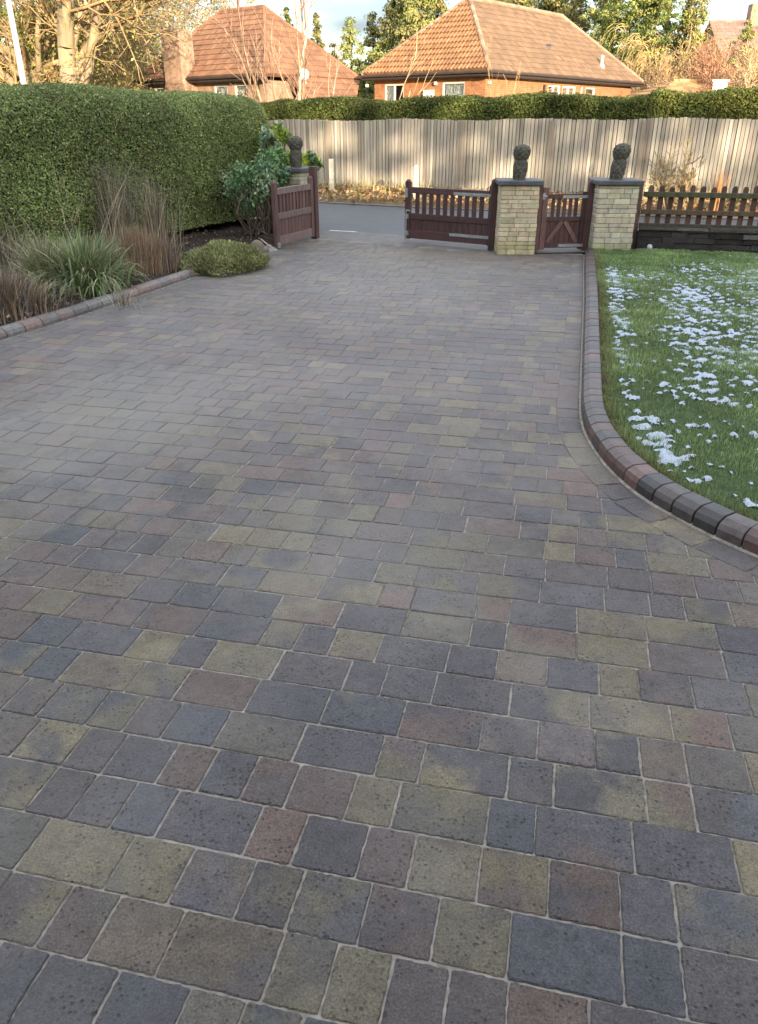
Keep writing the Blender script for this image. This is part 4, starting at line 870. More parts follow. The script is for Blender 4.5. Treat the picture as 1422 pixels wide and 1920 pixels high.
# ================================================================== HOUSES
def tiled(name, parent, poly, eave0, eave1, pal, row=.30, colw=.235, wave=.035, base=True, seed=1, rows_lift=.028):
    """tile the plane through the 3-D convex polygon; eave0->eave1 gives the course direction"""
    rs = np.random.default_rng(seed); poly = np.array(poly, float); e0 = np.array(eave0, float); u = unit(np.array(eave1, float)-e0)
    nrm = np.zeros(3)
    for i in range(len(poly)): nrm += np.cross(poly[i]-e0, poly[(i+1) % len(poly)]-e0)
    nrm = unit(nrm); nrm = nrm*(1 if nrm[2] > 0 else -1); v_ = unit(np.cross(nrm, u)); v_ = v_*(1 if v_[2] > 0 else -1)
    Q = np.c_[(poly-e0)@u, (poly-e0)@v_]; vmax = Q[:, 1].max(); vmin = Q[:, 1].min()
    def span(vv):
        xs = []
        for i in range(len(Q)):
            a, b = Q[i], Q[(i+1) % len(Q)]
            if (a[1]-vv)*(b[1]-vv) <= 0 and abs(a[1]-b[1]) > 1e-6: xs.append(a[0]+(b[0]-a[0])*(vv-a[1])/(b[1]-a[1]))
        return (min(xs), max(xs)) if xs else (0, 0)
    V = []; Fs = []; cl = []; j = 0; vv = vmin
    wobble = rs.uniform(0, 6)
    while vv < vmax-.02:
        v1 = min(vv+row, vmax-.001); a0, a1 = span(vv+.001); b0_, b1_ = span(v1); lo = min(a0, b0_); hi = max(a1, b1_); i0 = int(math.floor(lo/colw))
        for i in range(i0, int(hi/colw)+1):
            c_ = np.array(pal[rs.integers(len(pal))])*rs.lognormal(0, .09); K = 4; b = len(V)
            for k_ in range(K+1):
                x = (i+k_/K)*colw; hz_ = wave*(.5+.5*math.sin(2*math.pi*k_/K-.8))
                xa = min(max(x, a0), a1); xb = min(max(x, b0_), b1_)
                sag = .012*math.sin(x*.9+wobble)
                for (xx, ww, up) in ((xa, vv, rows_lift), (xb, v1, .0)):
                    p_ = e0+u*xx+v_*ww+nrm*(up+hz_+sag+.02); V.append(p_)
                p_ = e0+u*xa+v_*vv+nrm*(-.005); V.append(p_)
            if max(V[b+3*K][0]-V[b][0], 1) > 0:
                for k_ in range(K):
                    q0 = b+3*k_; Fs += [[q0, q0+3, q0+4, q0+1], [q0+2, q0+5, q0+3, q0]]
            cl += [c_]*(3*(K+1))
        vv += row; j += 1
    o = mesh_obj(name, np.array(V), Fs, M['tile'], parent, col=np.array(cl))
    n = len(poly); low = poly-nrm*.10; 
    d_ = mesh_obj('roof_deck', np.concatenate([poly, low]), [list(range(n)), list(range(n, 2*n))[::-1]]+[[i, (i+1) % n, n+(i+1) % n, n+i] for i in range(n)], M['tilebase'], parent)
    return o
def hipcap(parent, pts, pal, r_=.12, seed=1, name='ridge_tiles'):
    rs = np.random.default_rng(seed); m_ = MB()
    for a, b in zip(pts[:-1], pts[1:]):
        a = np.array(a, float); b = np.array(b, float); L = np.linalg.norm(b-a); n = max(1, int(L/.36))
        for i in range(n):
            p = a+(b-a)*i/n; q = a+(b-a)*(i+1.08)/n; m_.tube(p+[0, 0, .02], q+[0, 0, .02], r_*.92, 8, np.array(pal[rs.integers(len(pal))])*rs.lognormal(0, .15), r_)
    return m_.build(name, M['tile'], parent)
def wall(parent, A, B, z0, z1, ops, mat, th=.22):
    """masonry wall panel A->B with openings (s0,s1,z0,z1); outside on the right-hand side of AB"""
    A = np.array(A[:2], float); B = np.array(B[:2], float); L = np.linalg.norm(B-A); u = (B-A)/L; n_ = np.array([u[1], -u[0]])
    xs = sorted({0, L, *[o[0] for o in ops], *[o[1] for o in ops]}); zz = sorted({z0, z1, *[o[2] for o in ops], *[o[3] for o in ops]}); V = []; Fs = []; uv = []
    def quad(p, t):
        b = len(V); V.extend(p); uv.extend(t); Fs.append([b, b+1, b+2, b+3])
    def W(s, z, d=0): q = A+u*s-n_*d; return (q[0], q[1], z)
    for i in range(len(xs)-1):
        for j in range(len(zz)-1):
            cx, cz = (xs[i]+xs[i+1])/2, (zz[j]+zz[j+1])/2
            if any(o[0] < cx < o[1] and o[2] < cz < o[3] for o in ops): continue
            a, b, c, d = xs[i], xs[i+1], zz[j], zz[j+1]
            quad([W(a, c), W(b, c), W(b, d), W(a, d)], [(a, c), (b, c), (b, d), (a, d)]); quad([W(b, c, th), W(a, c, th), W(a, d, th), W(b, d, th)], [(a, c), (b, c), (b, d), (a, d)])
    for (a, b, c, d) in ops:
        quad([W(a, c), W(a, c, th), W(a, d, th), W(a, d)], [(0, c), (th, c), (th, d), (0, d)]); quad([W(b, c, th), W(b, c), W(b, d), W(b, d, th)], [(0, c), (th, c), (th, d), (0, d)])
        quad([W(a, d), W(a, d, th), W(b, d, th), W(b, d)], [(a, 0), (a, th), (b, th), (b, 0)]); quad([W(a, c, th), W(a, c), W(b, c), W(b, c, th)], [(a, 0), (a, th), (b, th), (b, 0)])
    return mesh_obj('wall', np.array(V), Fs, mat, parent, uv=np.array(uv))
def window(parent, A, B, op, mull=(), curtain=1.0, cside=0, fw=.06, label=None):
    A = np.array(A[:2], float); B = np.array(B[:2], float); L = np.linalg.norm(B-A); u = np.r_[(B-A)/L, 0]; n_ = np.array([u[1], -u[0], 0]); a, b, c, d = op; O = np.r_[A, 0]
    bx = lambda m_, s0, s1, z0, z1, t0, t1: m_.box(O+u*s0+n_*t0+np.array([0, 0, z0]), u*(s1-s0), n_*(t1-t0), np.array([0, 0, z1-z0]))
    m_ = MB(); bx(m_, a, a+fw, c, d, -.09, -.02); bx(m_, b-fw, b, c, d, -.09, -.02); bx(m_, a+fw, b-fw, d-fw, d, -.09, -.02); bx(m_, a+fw, b-fw, c, c+fw, -.09, -.02)
    for q in mull: bx(m_, a+(b-a)*q-fw/2, a+(b-a)*q+fw/2, c+fw, d-fw, -.088, -.022)
    fr_ = m_.build('window', M['white'], parent); ORG[fr_] = ORG[parent]
    m_ = MB(); bx(m_, a+fw, b-fw, c+fw, d-fw, -.065, -.060); m_.build('pane', M['glass'], fr_)
    if curtain: 
        m_ = MB(); x0 = a+fw+(b-a)*(1-curtain)*cside; nn = 26; V = []; Fs = []
        for i in range(nn+1):
            s_ = x0+(b-a-2*fw)*curtain*i/nn; t_ = -.12+.018*math.sin(i*1.9); 
            for z_ in (c, d-fw): p_ = O+u*s_+n_*t_; V.append((p_[0], p_[1], z_))
        for i in range(nn): Fs.append([2*i, 2*i+2, 2*i+3, 2*i+1])
        mesh_obj('curtain', np.array(V), Fs, M['curtain'], fr_)
    m_ = MB(); bx(m_, a-.1, b+.1, c-.1, d+.1, -.9, -.88); m_.build('dark_interior', M['dark'], fr_)
def box_on(parent, name, A, B, s0, s1, z0, z1, t0, t1, mat, bevel=0):
    A = np.array(A[:2], float); B = np.array(B[:2], float); u = np.r_[(B-A)/np.linalg.norm(B-A), 0]; n_ = np.array([u[1], -u[0], 0]); m_ = MB(); m_.box(np.r_[A, 0]+u*s0+n_*t0+np.array([0, 0, z0]), u*(s1-s0), n_*(t1-t0), np.array([0, 0, z1-z0])); return m_.build(name, mat, parent, bevel=bevel)
TO = [(.235, .12, .056), (.255, .132, .062), (.205, .105, .05), (.265, .142, .07)]; TO2 = [(.19, .118, .066), (.20, .125, .07), (.18, .11, .062), (.195, .12, .07)]
def house(label, root_c, Cc, ang, wl, wr, eave, rise, pal_l, pal_r, brick, over=.38, seed=1, name='bungalow', group=None, fancy=.05, flat=.015, gut=2):
    """rectangular hip-roofed bungalow. Cc near corner, left face runs wl along (-sin,cos), right face wr along (cos,sin)"""
    r_ = np.array([math.cos(ang), math.sin(ang)]); l_ = np.array([-r_[1], r_[0]]); Cc = np.array(Cc, float); root = thing(name, label, 'house', (Cc[0]+(r_*wr+l_*wl)[0]/2, Cc[1]+(r_*wr+l_*wl)[1]/2, -.05), group)
    c0, cl, cr, cb = Cc, Cc+l_*wl, Cc+r_*wr, Cc+l_*wl+r_*wr
    e = over; E0 = Cc-r_*e-l_*e; EL = cl-r_*e+l_*e; ER = cr+r_*e-l_*e; EB = cb+r_*e+l_*e
    ez = eave; half = min(wl, wr)/2+e
    if wl <= wr: A1 = (E0+EL)/2+r_*half; A2 = (ER+EB)/2-r_*half
    else: A1 = (E0+ER)/2+l_*half; A2 = (EL+EB)/2-l_*half
    T = ez+rise; z3 = lambda p, z: (p[0], p[1], z)
    e0, el, er, eb, a1, a2 = z3(E0, ez), z3(EL, ez), z3(ER, ez), z3(EB, ez), z3(A1, T), z3(A2, T)
    if wl <= wr: fl_, fr__, fb, fk = [el, e0, a1], [e0, er, a2, a1], [er, eb, a2], [eb, el, a1, a2]; hips = [[e0, a1], [el, a1], [er, a2], [eb, a2]]
    else: fl_, fr__, fb, fk = [el, e0, a1, a2], [e0, er, a1], [er, eb, a2, a1], [eb, el, a2]; hips = [[e0, a1], [er, a1], [el, a2], [eb, a2]]
    tiled('roof', root, fl_, el, e0, pal_l, .30, .175, fancy, seed=seed, rows_lift=.05 if fancy > .03 else .03); tiled('roof', root, fr__, e0, er, pal_r, .30, .25, flat, seed=seed+1, rows_lift=.018 if flat < .03 else .028)
    tiled('roof', root, fb, er, eb, pal_r, .36, .5, 0, seed=seed+2); tiled('roof', root, fk, eb, el, pal_l, .36, .5, 0, seed=seed+3)
    for i, h_ in enumerate(hips): hipcap(root, h_, [(.28, .19, .125), (.32, .22, .15), (.25, .165, .11)] if seed < 65 else pal_r, .10 if seed < 65 else .07, seed+i, 'hip_tiles')
    hipcap(root, [a1, a2], [(.32, .22, .15), (.28, .19, .125)] if seed < 65 else pal_r, .11 if seed < 65 else .08, seed+9)
    # fascia, soffit, gutter
    for (a, b) in ((EL, E0), (E0, ER))[:gut]:
        u = unit(b-a); n_ = np.array([u[1], -u[0]]); m_ = MB(); L = np.linalg.norm(b-a)
        m_.box((*(a+u*.0-n_*.04), ez-.17), (*(u*L), 0), (*(n_*.03), 0), (0, 0, .15)); m_.build('fascia', M['fascia'], root)
        m_ = MB(); m_.box((*(a-n_*.02-u*.03), ez-.09), (*(u*(L+.06)), 0), (*(n_*.11), 0), (0, 0, .085)); m_.build('gutter', M['fascia'], root, bevel=.02)
        m_ = MB(); m_.box((*(a-n_*(e+.0)), ez-.19), (*(u*L), 0), (*(n_*(e-.045)), 0), (0, 0, .02)); m_.build('soffit', M['fascia'], root)
    return root, (cl, c0, cr, cb), (e0, el, er, eb, a1, a2)
# ---- right house
AN1 = R(50.5); r1_ = np.array([math.cos(AN1), math.sin(AN1)]); l1_ = np.array([-r1_[1], r1_[0]]); C1 = np.array([4.028, 32.295])+(r1_+l1_)*.38
rt, (cl, c0, cr, cb), rp = house('orange brick bungalow with a big hipped tile roof behind the fence on the right', None, C1, AN1, 5.39, 13.18, 3.28, 2.67, TO, TO2, 'brick', seed=60, fancy=.075)
opsL = []; zt, zb = 2.95, 1.3
def par(A, B, px, py=165): return online(A, B, px, py)*math.dist(A, B)
wl1 = (par(cl, c0, 722), par(cl, c0, 758), zb, zt); wl2 = (par(cl, c0, 830), par(cl, c0, 872), zb, zt)
wall(rt, cl, c0, -.05, 3.1, [wl1, wl2], M['brick']); window(rt, cl, c0, wl1, (.48,), .5, 0); window(rt, cl, c0, wl2, (), 1.0)
wr1 = (par(c0, cr, 1028), par(c0, cr, 1051), zb+.3, zt); wr2 = (par(c0, cr, 1055), par(c0, cr, 1080), zb+.3, zt); wr3 = (par(c0, cr, 1099), par(c0, cr, 1117), zb+.3, zt)
wall(rt, c0, cr, -.05, 3.1, [wr1, wr2, wr3], M['brick']); window(rt, c0, cr, wr1, (.5,), .5, 0); window(rt, c0, cr, wr2, (.5,), .5, 1); window(rt, c0, cr, wr3, (), .0)
wall(rt, cr, cb, -.05, 3.1, [], M['brick']); wall(rt, cb, cl, -.05, 3.1, [], M['brick'])
a_ = par(cl, c0, 797); b_ = par(cl, c0, 815); box_on(rt, 'meter_box', cl, c0, a_, b_, 2.36, 2.70, 0, .12, M['white'], .01)
for px_ in (690, 818): s_ = par(cl, c0, px_); box_on(rt, 'security_light', cl, c0, s_-.04, s_+.06, 2.86, 2.98, .002, .12, M['white'], .02)
s_ = .12; box_on(rt, 'security_light', c0, cr, s_, s_+.12, 2.84, 2.96, .002, .12, M['white'], .02)
s_ = par(c0, cr, 1018); box_on(rt, 'downpipe', c0, cr, s_, s_+.08, 0, 2.95, .02, .10, M['fascia'], .02)
s_ = par(c0, cr, 1088); box_on(rt, 'downpipe', c0, cr, s_, s_+.07, 0, 2.95, .02, .09, M['white'], .02)
# vent pipe on the right slope
def on_roof(px, py, poly):
    p0_, p1_, p2_ = [np.array(q, float) for q in poly[:3]]; n_ = np.cross(p1_-p0_, p2_-p0_); d_ = ray(px, py); o_ = np.array([0, 0, H]); t_ = ((p0_-o_)@n_)/(d_@n_); return o_+d_*t_
v_ = on_roof(1128, 124, [rp[0], rp[2], rp[5]]); m_ = MB(); m_.lathe((v_[0], v_[1], v_[2]-.1), [(.16, 0), (.15, .12), (.07, .2), (.06, .42), (.085, .44), (.085, .5), (.03, .54)], 14, (.5, .45, .38)); m_.build('vent_pipe', M['metalgrey'], rt)
v_ = on_roof(1028, 91, [rp[0], rp[2], rp[5]]); m_ = MB(); m_.box(v_-[.12, .1, 0], (.24, 0, 0), (0, .2, .1), (0, 0, .07), (.2, .15, .1)); m_.build('roof_vent', M['fascia'], rt)
# ---- left house
AN2 = R(51.4); r2_ = np.array([math.cos(AN2), math.sin(AN2)]); l2_ = np.array([-r2_[1], r2_[0]]); E2 = np.array([-4.219, 33.005]); C2 = E2+(r2_+l2_)*.38; TP = [(.215, .108, .058), (.23, .116, .063), (.20, .10, .054), (.24, .125, .068)]
rt, (cl, c0, cr, cb), rp = house('orange brick bungalow with hipped tile roof and wide chimney behind the left hedge', None, C2, AN2, 7.35, 4.75, 3.18, 2.52, TP, TP, 'brick2', seed=70, fancy=.02, flat=.012, gut=1)
w1 = (par(cl, c0, 402), par(cl, c0, 427), 1.4, 2.9); w2 = (par(cl, c0, 440), par(cl, c0, 463), 1.4, 2.9); w3 = (max(.2, par(cl, c0, 290)), par(cl, c0, 322), 1.4, 2.9)
wall(rt, cl, c0, -.05, 3.0, [w3, w1, w2], M['brick2']); [window(rt, cl, c0, q, (), .8, 0) for q in (w3, w1, w2)]
wall(rt, c0, cr, -.05, 3.0, [], M['brick2']); wall(rt, cr, cb, -.05, 3.0, [], M['brick2']); wall(rt, cb, cl, -.05, 3.0, [], M['brick2'])
# chimney on the front-left face
s_a = par(cl, c0, 330, 120); s_b = par(cl, c0, 362, 120); u_ = unit(np.array(c0)-np.array(cl)); n_ = np.array([u_[1], -u_[0]]); a_ = np.array(cl)+u_*s_a
zt_ = at(345, 60, a_[1])[2]; V = []; uv = []; Fs = []
cw = s_b-s_a; prof = [(-.05, -.12, cw+.12), (2.75, -.12, cw+.12), (3.05, 0, cw), (zt_, 0, cw)]
for z_, s0, s1 in prof:
    for s_, t_ in ((s0, .62), (s1, .62), (s1, -.1), (s0, -.1)): q_ = np.array(cl)+u_*(s_a+s_)+n_*t_; V.append((q_[0], q_[1], z_)); uv.append((s_+(0 if t_ > 0 else .5), z_))
for j in range(3):
    for i in range(4): Fs.append([j*4+i, j*4+(i+1) % 4, (j+1)*4+(i+1) % 4, (j+1)*4+i])
Fs.append([12, 13, 14, 15]); ch = mesh_obj('chimney', np.array(V), Fs, M['brick2'], rt, uv=np.array(uv)); ORG[ch] = ORG[rt]
v_ = at(368, 128, a_[1]-.4); m_ = MB(); m_.lathe(tuple(v_), [(.02, 0), (.12, .03), (.20, .09), (.21, .10)], 16, (.7, .7, .68)); m_.build('satellite_dish', M['metalgrey'], rt)
# dish on the right slope
v_ = on_roof(574, 156, [rp[0], rp[2], rp[4]]); m_ = MB(); V, Fq = tubes([v_], [v_+np.array([-.05, -.25, .25])], np.array([.03]), np.array([.03]), 6); m_.add(V, Fq.tolist(), (.6, .6, .6))
dd = unit(np.array([.2, -1., .25])); cdn = v_+np.array([-.05, -.28, .28]); V, Fq = tubes([cdn], [cdn+dd*.07], np.array([.10]), np.array([.20]), 18); m_.add(V, Fq.tolist()+[list(range(18))[::-1]], (.75, .74, .70)); m_.build('satellite_dish', M['white'], rt)
# catslide lean-to roof at the right of that house, with a shaded gable
g0 = at(505, 162, 34.6); g1 = at(684, 166, 40.5); 
pl = [at(560, 158, 35.6), at(684, 164, 40.6), at(690, 176, 39.9), at(622, 205, 34.4), at(566, 205, 33.9)]
q0, q1 = at(572, 203, 33.6), at(640, 203, 34.6)
rf = [np.r_[E2+r2_*1.3+l2_*.05, 3.16], np.r_[E2+r2_*5.5+l2_*.05, 3.16], np.r_[E2+r2_*3.7-l2_*1.2, 2.1], np.r_[E2+r2_*1.3-l2_*1.2, 2.1]]
lt = thing('lean_to_garage', 'low orange tiled lean-to roof sloping down at the right side of the left house', 'outbuilding', (rf[3][0], rf[3][1], -.05))
tiled('roof', lt, [rf[3], rf[2], rf[1], rf[0]], rf[3], rf[2], TP, .33, .27, .015, seed=90)
for a, b, z_ in ((rf[3], rf[2], 1.9), (rf[2], rf[1], 1.9)): wall(lt, a[:2]+l2_*.1, b[:2]+l2_*.1, -.05, z_, [], M['brick2'])
# ---- smaller distant houses
def far_house(label, px0, px1, pyr, Y, zr, depth, pal, yaw=0, wallc='brick2', eave=2.6, chim=None, seed=5, hip=False):
    a = at(px0, pyr, Y); b = at(px1, pyr, Y+yaw); a[2] = b[2] = zr; u = unit((b-a)*[1, 1, 0]); n_ = np.array([u[1], -u[0], 0])
    root = thing('distant_house', label, 'house', ((a[0]+b[0])/2, (a[1]+b[1])/2, -.05)); fr0, fr1 = a+n_*depth, b+n_*depth; bk0, bk1 = a-n_*depth, b-n_*depth
    ins_ = 0
    for q in (fr0, fr1, bk0, bk1): q[2] = eave
    if hip: fr0 -= u*depth; fr1 += u*depth; bk0 -= u*depth; bk1 += u*depth
    tiled('roof', root, [fr0, fr1, b, a], fr0, fr1, pal, .36, .3, .02, seed=seed); tiled('roof', root, [bk1, bk0, a, b], bk1, bk0, pal, .4, .6, 0, seed=seed+1)
    if hip: tiled('roof', root, [bk0, fr0, a], bk0, fr0, pal, .4, .4, 0, seed=seed+2); tiled('roof', root, [fr1, bk1, b], fr1, bk1, pal, .4, .4, 0, seed=seed+3)
    hipcap(root, [a, b], pal, .12, seed); i_ = .3
    A0, A1, B1, B0 = fr0-n_*i_+u*.2, fr1-n_*i_-u*.2, bk1+n_*i_-u*.2, bk0+n_*i_+u*.2
    L_ = np.linalg.norm(A1[:2]-A0[:2]); nw = max(1, int(L_/2.6)); ops = [(L_*(i+.5)/nw-.5, L_*(i+.5)/nw+.5, 1.0, 2.2) for i in range(nw)]
    wall(root, A0, A1, -.05, eave, ops, M[wallc]); [window(root, A0, A1, q, (), .6, 0) for q in ops]
    for x_, y_ in ((A1, B1), (B1, B0), (B0, A0)): wall(root, x_, y_, -.05, eave, [], M[wallc])
    if not hip:
        for (x_, y_, t_) in ((A0, B0, a), (A1, B1, b)):
            m_ = MB(); off_ = u*(.2 if t_ is a else -.2); m_.add([(*x_[:2], eave), (*y_[:2], eave), (*(t_+off_)[:2], zr-.15)], [[0, 1, 2]]); 
            mesh_obj('gable', np.array(m_.v), m_.f, M[wallc], root, uv=np.array([(0, 0), (depth*2, 0), (depth, zr-eave)]))
    if chim:
        c_ = at(chim[0], chim[1], Y+yaw*.8); m_ = MB(); V = []; uv = []; hw = chim[2]; 
        for z_ in (zr-.8, c_[2]):
            for dx, dy in ((-hw, -hw), (hw, -hw), (hw, hw), (-hw, hw)): V.append((c_[0]+dx, (a[1]+b[1])/2+dy, z_)); uv.append((dx+dy, z_))
        mesh_obj('chimney', np.array(V), [[0, 1, 5, 4], [1, 2, 6, 5], [2, 3, 7, 6], [3, 0, 4, 7], [4, 5, 6, 7]], M['brick2'], root, uv=np.array(uv))
    return root
far_house('small orange tiled roof low behind the right end of the hedge', 1262, 1345, 154, 40, at(1300, 154, 40)[2], 1.8, [(.45, .25, .11), (.50, .29, .13)], .5, 'brick', 2.5, hip=True, seed=110)
far_house('dark reddish roof behind the tree trunks at the far left', 120, 176, 126, 44, at(170, 126, 44)[2], 2.6, [(.22, .10, .075), (.26, .12, .085)], .5, 'brick2', 2.4, hip=True, seed=120)
far_house('distant house with brown roof and chimney at the right edge of the view', 1330, 1500, 44, 62, at(1380, 42, 62)[2], 3.5, [(.26, .17, .13), (.22, .15, .12)], 0, 'brick2', 5.0, (1418, 8, .35), seed=130)
# white shed gable between the shrubs
c_ = at(1351, 158, 30); m_ = MB(); root = thing('garden_shed', 'small white-ended shed just above the hedge at the right', 'shed', (c_[0], 30, -.05))
m_.box((c_[0]-.24, 30, -.05), (.46, 0, 0), (.62, 1.5, 0), (0, 0, c_[2]+.12), None); m_.build('walls', M['white'], root); m_ = MB(); m_.box((c_[0]-.30, 29.95, c_[2]+.075), (.58, 0, 0), (.64, 1.6, 0), (0, 0, .06)); m_.build('roof', M['metalgrey'], root)

# ---- white lamp pole
c_ = at(45, 158, 21.5); root = thing('lamp_pole', 'slim white pole rising behind the left end of the big hedge', 'pole', (c_[0], 21.5, 0)); m_ = MB(); m_.tube((c_[0], 21.5, 0), (c_[0], 21.5, 7.2), .075, 14, None, .05); m_.build('shaft', M['white'], root, smooth=True)
m_ = MB(); m_.tube((c_[0], 21.5, 7.15), (c_[0]-.9, 21.3, 7.45), .035, 8); m_.box((c_[0]-1.4, 21.2, 7.4), (.55, 0, 0), (0, .2, 0), (0, 0, .1)); m_.build('lamp_head', M['metalgrey'], root)

# ================================================================== TREES
GOLD = (.36, .25, .12); GOLD2 = (.32, .23, .12); TAN = (.34, .26, .16)
OL = [(.24, .23, .075), (.28, .26, .09), (.19, .19, .06), (.33, .28, .11)]
DK = [(.035, .07, .02), (.05, .09, .025), (.07, .12, .03), (.10, .15, .03)]
LG = [(.29, .31, .085), (.23, .26, .075), (.36, .35, .10), (.16, .19, .055)]
YE = [(.38, .40, .05), (.30, .34, .05), (.44, .43, .08), (.22, .26, .04)]
def b_at(px, Y): d_ = ray(px, 165); return (d_[0]/d_[1]*Y, Y, -.05)
kw = dict(maxd=5, nch=3, wob=.16, ang=.7)
bare_tree('thick pale multi-limbed trunk at the left, just right of its two thinner neighbours', 'tree', b_at(150, 27), 11, .30, 201, tcol=(.31, .24, .15), ccol=GOLD, d=(-.04, 0, 1), first=.25, leafpal=OL, nleaf=9000, leafsize=.09, upl=.0, **kw)
bare_tree('pale forked trunk between the thick trunk and the leaning trunk at the left', 'tree', b_at(123, 27.5), 10, .20, 202, tcol=(.29, .22, .13), ccol=GOLD, d=(-.20, 0, 1), upl=0, **kw)
bare_tree('leaning pale trunk nearest the white pole at the left', 'tree', b_at(88, 27), 9.5, .19, 203, tcol=(.29, .22, .13), ccol=GOLD, d=(-.42, 0, 1), leafpal=OL, nleaf=3000, leafsize=.09, upl=0, **kw)
bare_tree('golden bare tree filling the top left corner behind the white pole', 'tree', b_at(5, 30), 10, .2, 204, tcol=GOLD2, ccol=GOLD, d=(.15, 0, 1), leafpal=YE+OL, nleaf=7000, leafsize=.10, upl=-.02, stems=2, first=.15, **kw)
blob_tree('dark ivy-clad evergreen behind the white pole', 'tree', b_at(40, 31), 4.9, 2.5, 205, DK[2:]+YE+LG, 'round', 16000, .13, .02)
blob_tree('dark green bush between the leaning trunk and the forked trunk', 'bush', b_at(95, 32), 4.8, 1.5, 206, DK[2:]+LG, 'round', 8000, .12, .02, name='evergreen_bush')
blob_tree('yellow-green bush between the thick trunk and the left chimney', 'bush', b_at(236, 43), 5.3, 2.7, 207, YE, 'round', 24000, .10, .02, name='golden_bush', clump=.2)
bare_tree('brown twiggy tree above the yellow-green bush', 'tree', b_at(215, 37), 9, .16, 208, tcol=GOLD2, ccol=(.38, .27, .15), stems=3, first=.12, leafpal=OL+[(.34, .24, .12)], nleaf=15000, leafsize=.10, upl=-.02, **kw)
bare_tree('brownish bare tree reaching over the left chimney', 'tree', b_at(290, 42), 9.5, .15, 209, tcol=GOLD2, ccol=(.42, .30, .17), stems=2, first=.2, leafpal=[(.36, .27, .12), (.28, .24, .08)], nleaf=15000, leafsize=.09, upl=-.02, **kw)
bare_tree('grey-brown bare tree behind the left roof ridge', 'tree', b_at(415, 48), 10, .16, 210, tcol=(.28, .23, .18), ccol=(.30, .25, .20), upl=0, maxd=5, nch=3, first=.3)
for i, (px_, Y_, top, hw, pal, lb) in enumerate([(545, 56, 10, 17, DK+OL, 'small dark conifer peeping over the right end of the left roof ridge'), (482, 58, 12, 12, DK+OL, 'conifer tip just above the middle of the left roof ridge'), (440, 60, 16, 16, OL, 'low conifer top at the left end of the left roof ridge'),
        (660, 46, 42, 42, LG, 'bright green fir between the two big roofs'), (700, 50, 28, 34, LG+OL, 'green fir just left of the right house roof'), (598, 60, 34, 22, OL, 'olive-brown tree beyond the right slope of the left roof'), (626, 58, 88, 26, LG+OL, 'low green conifer at the foot of the sky gap')]):
    h_ = at(px_, top, Y_)[2]; rad = hw/1650*Y_; blob_tree(lb, 'conifer', b_at(px_, Y_), h_*1.05, rad*1.5, 220+i, pal, 'cone', 22000, .17 if Y_ > 50 else .14, .02, name='conifer', nc=420, clump=.20, droop=.35)
blob_tree('tall olive fir whose crown leaves the top of the photo left of the right house', 'conifer', b_at(782, 44), 9.5, 3.0, 240, OL+LG[:2]+DK[:1], 'cone', 60000, .15, .05, name='conifer', nc=800, clump=.16, droop=.4)
blob_tree('tall dark fir behind the olive fir left of the right house', 'conifer', b_at(748, 50), 9.0, 2.4, 241, OL+DK, 'cone', 36000, .16, .05, name='conifer', nc=500, clump=.18, droop=.4)
blob_tree('olive tree above the right roof ridge, left part', 'tree', b_at(985, 56), 9.0, 3.2, 242, OL+LG[:1], 'round', 40000, .17, .1, nc=600, clump=.16)
blob_tree('olive tree above the right roof ridge, right part', 'tree', b_at(1075, 58), 9.5, 3.4, 243, OL+[(.30, .24, .12)], 'round', 40000, .17, .1, nc=600, clump=.16)
blob_tree('tall bright green conifer just beyond the end of the right roof ridge', 'conifer', b_at(1168, 50), 12, 1.9, 244, LG+DK[2:], 'column', 50000, .15, .02, name='conifer', nc=900, clump=.24)
blob_tree('narrow green conifer right of the tall bright one', 'conifer', b_at(1212, 52), 11, 1.1, 245, LG+OL, 'column', 26000, .15, .02, name='conifer', nc=500, clump=.28)
blob_tree('green pointed conifer behind the weeping willow', 'conifer', b_at(1278, 50), 8.9, 1.7, 246, LG[:2]+OL, 'cone', 36000, .15, .02, name='conifer', nc=600, clump=.2)
blob_tree('small upright green conifer among the brown shrubs at the right', 'conifer', b_at(1383, 44), at(1383, 38, 44)[2], .75, 247, LG[:2]+OL, 'column', 5000, .12, .02, name='conifer', nc=120, clump=.3)
BRN = [(.34, .25, .11), (.28, .23, .09), (.40, .29, .14), (.24, .20, .10)]
for i, (px_, Y_, h_, rad, lb) in enumerate([(30, 44, 11, 4.2, 'golden-brown twiggy tree closing the view behind the white pole'), (185, 46, 10.5, 3.8, 'golden-brown tree behind the thick pale trunk'), (330, 50, 10, 3.4, 'golden-brown tree behind the left chimney')]):
    blob_tree(lb, 'tree', b_at(px_, Y_), h_, rad, 280+i, BRN, 'round', 26000, .13, .12, name='twiggy_tree', nc=420, clump=.2)
